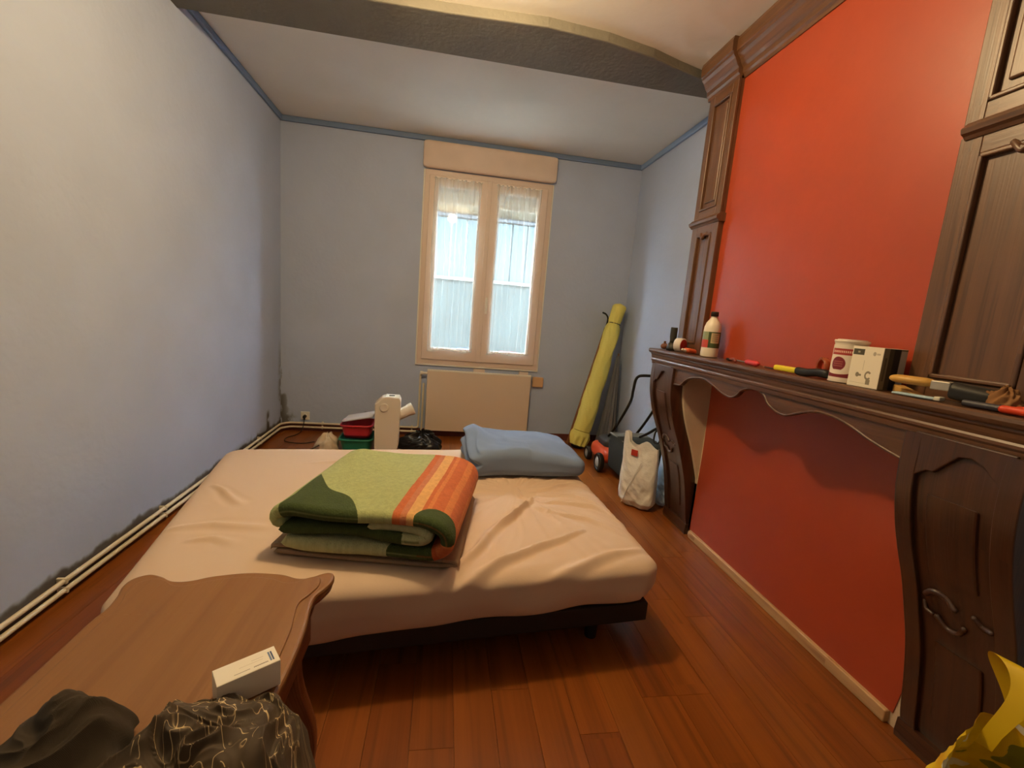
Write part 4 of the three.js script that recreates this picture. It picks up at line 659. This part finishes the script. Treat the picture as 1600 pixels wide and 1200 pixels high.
  t = onShelf('wood_shim', 'thin pale wooden wedge poking out behind the white carton', 'wedge', 1.455, -1.175, 1.2);
  part('wedge', [extrude([[-0.06, 0], [0.06, 0], [0.06, 0.022], [-0.06, 0.004]], 0.03, 0.002).translate(0, 0.002, -0.015)], plain(0xc79a52, 0.6), t); part('worn_tip', box(0.012, 0.018, 0.028, 0.058, 0.012, 0, 0.002), plain(0x9a7238, 0.7), t);
  t = onShelf('crumpled_rag', 'crumpled brown rag on the near end of the shelf', 'rag', 1.468, -0.945, 0);
  part('rag', sheet(60, 30, (u, v) => { const a = -u * 6.283, k = Math.sin(v * 1.571), n = fbm(Math.cos(a) * 3 + 9, Math.sin(a) * 3 + v * 4, 4096, 4, 281); return [Math.cos(a) * 0.03 * k * (0.7 + 0.6 * n), 0.055 * Math.cos(v * 1.571) * (0.5 + n) + 0.002, Math.sin(a) * 0.045 * k * (0.7 + 0.6 * n)]; }), plain(0x8a6038, 0.9), t);
  t = onShelf('marker_pen', 'dark grey marker pen between the brush bristles and the pliers', 'pen', 1.43, -0.965, -1.45);
  part('barrel', cyl(0.009, 0.009, 0.085, 0, -0.045, 0, 16).rotateZ(Math.PI / 2).translate(0, 0.0095, 0), plain(0x3c3a44, 0.5), t); part('cap', cyl(0.010, 0.0095, 0.035, 0, 0, 0, 16).rotateZ(-Math.PI / 2).translate(0.036, 0.0105, 0), plain(0x26252b, 0.45), t);
  t = onShelf('pliers', 'pliers with orange-red handles at the near shelf end', 'pliers', 1.425, -0.845, 1.45);
  part('handle', tube([[-0.035, 0.012, 0.012], [0.0, 0.014, 0.02], [0.06, 0.012, 0.022]], 0.010, 20, 8), plain(0xd9421c, 0.4), t); part('handle', tube([[-0.035, 0.012, -0.008], [0.0, 0.014, -0.016], [0.06, 0.012, -0.02]], 0.010, 20, 8), plain(0xd9421c, 0.4), t);
  part('jaw', softBlock(0.05, 0.014, 0.024, [0.01, 0.005, 0.008], 8, 4, 6, (x, y, z) => [x, y, z * (1 + 6 * x)]).translate(-0.06, 0.01, 0.0), plain(0x5a5550, 0.35, { metalness: 0.8 }), t);
}

// ---------------------------------------------------------------- ceiling lamp, above the frame
{
  const t = thing('ceiling_light', 'small globe lamp fixed to the ceiling above the mattress', 'lamp', LAMP.at);
  part('ceiling_rose', lathe([[0, 0.145], [0.055, 0.145], [0.053, 0.130], [0.025, 0.112], [0, 0.112]]), M.white, t);
  part('lamp_holder', lathe([[0, 0.055], [0.022, 0.055], [0.024, 0.075], [0.020, 0.118], [0, 0.118]]), M.white, t);
  part('lamp_bulb', new THREE.SphereGeometry(0.06, 32, 20).toNonIndexed(), S({ color: 0xfff2dc, emissive: new THREE.Color().setRGB(...LAMP.color), emissiveIntensity: 6, roughness: 0.5 }), t);
  const l = new THREE.PointLight(new THREE.Color().setRGB(...LAMP.color), LAMP.power, 0, 2);
  l.position.set(...LAMP.at); l.castShadow = true; l.shadow.radius = LAMP.size; scene.add(l);
}
renderer.render(scene, camera);
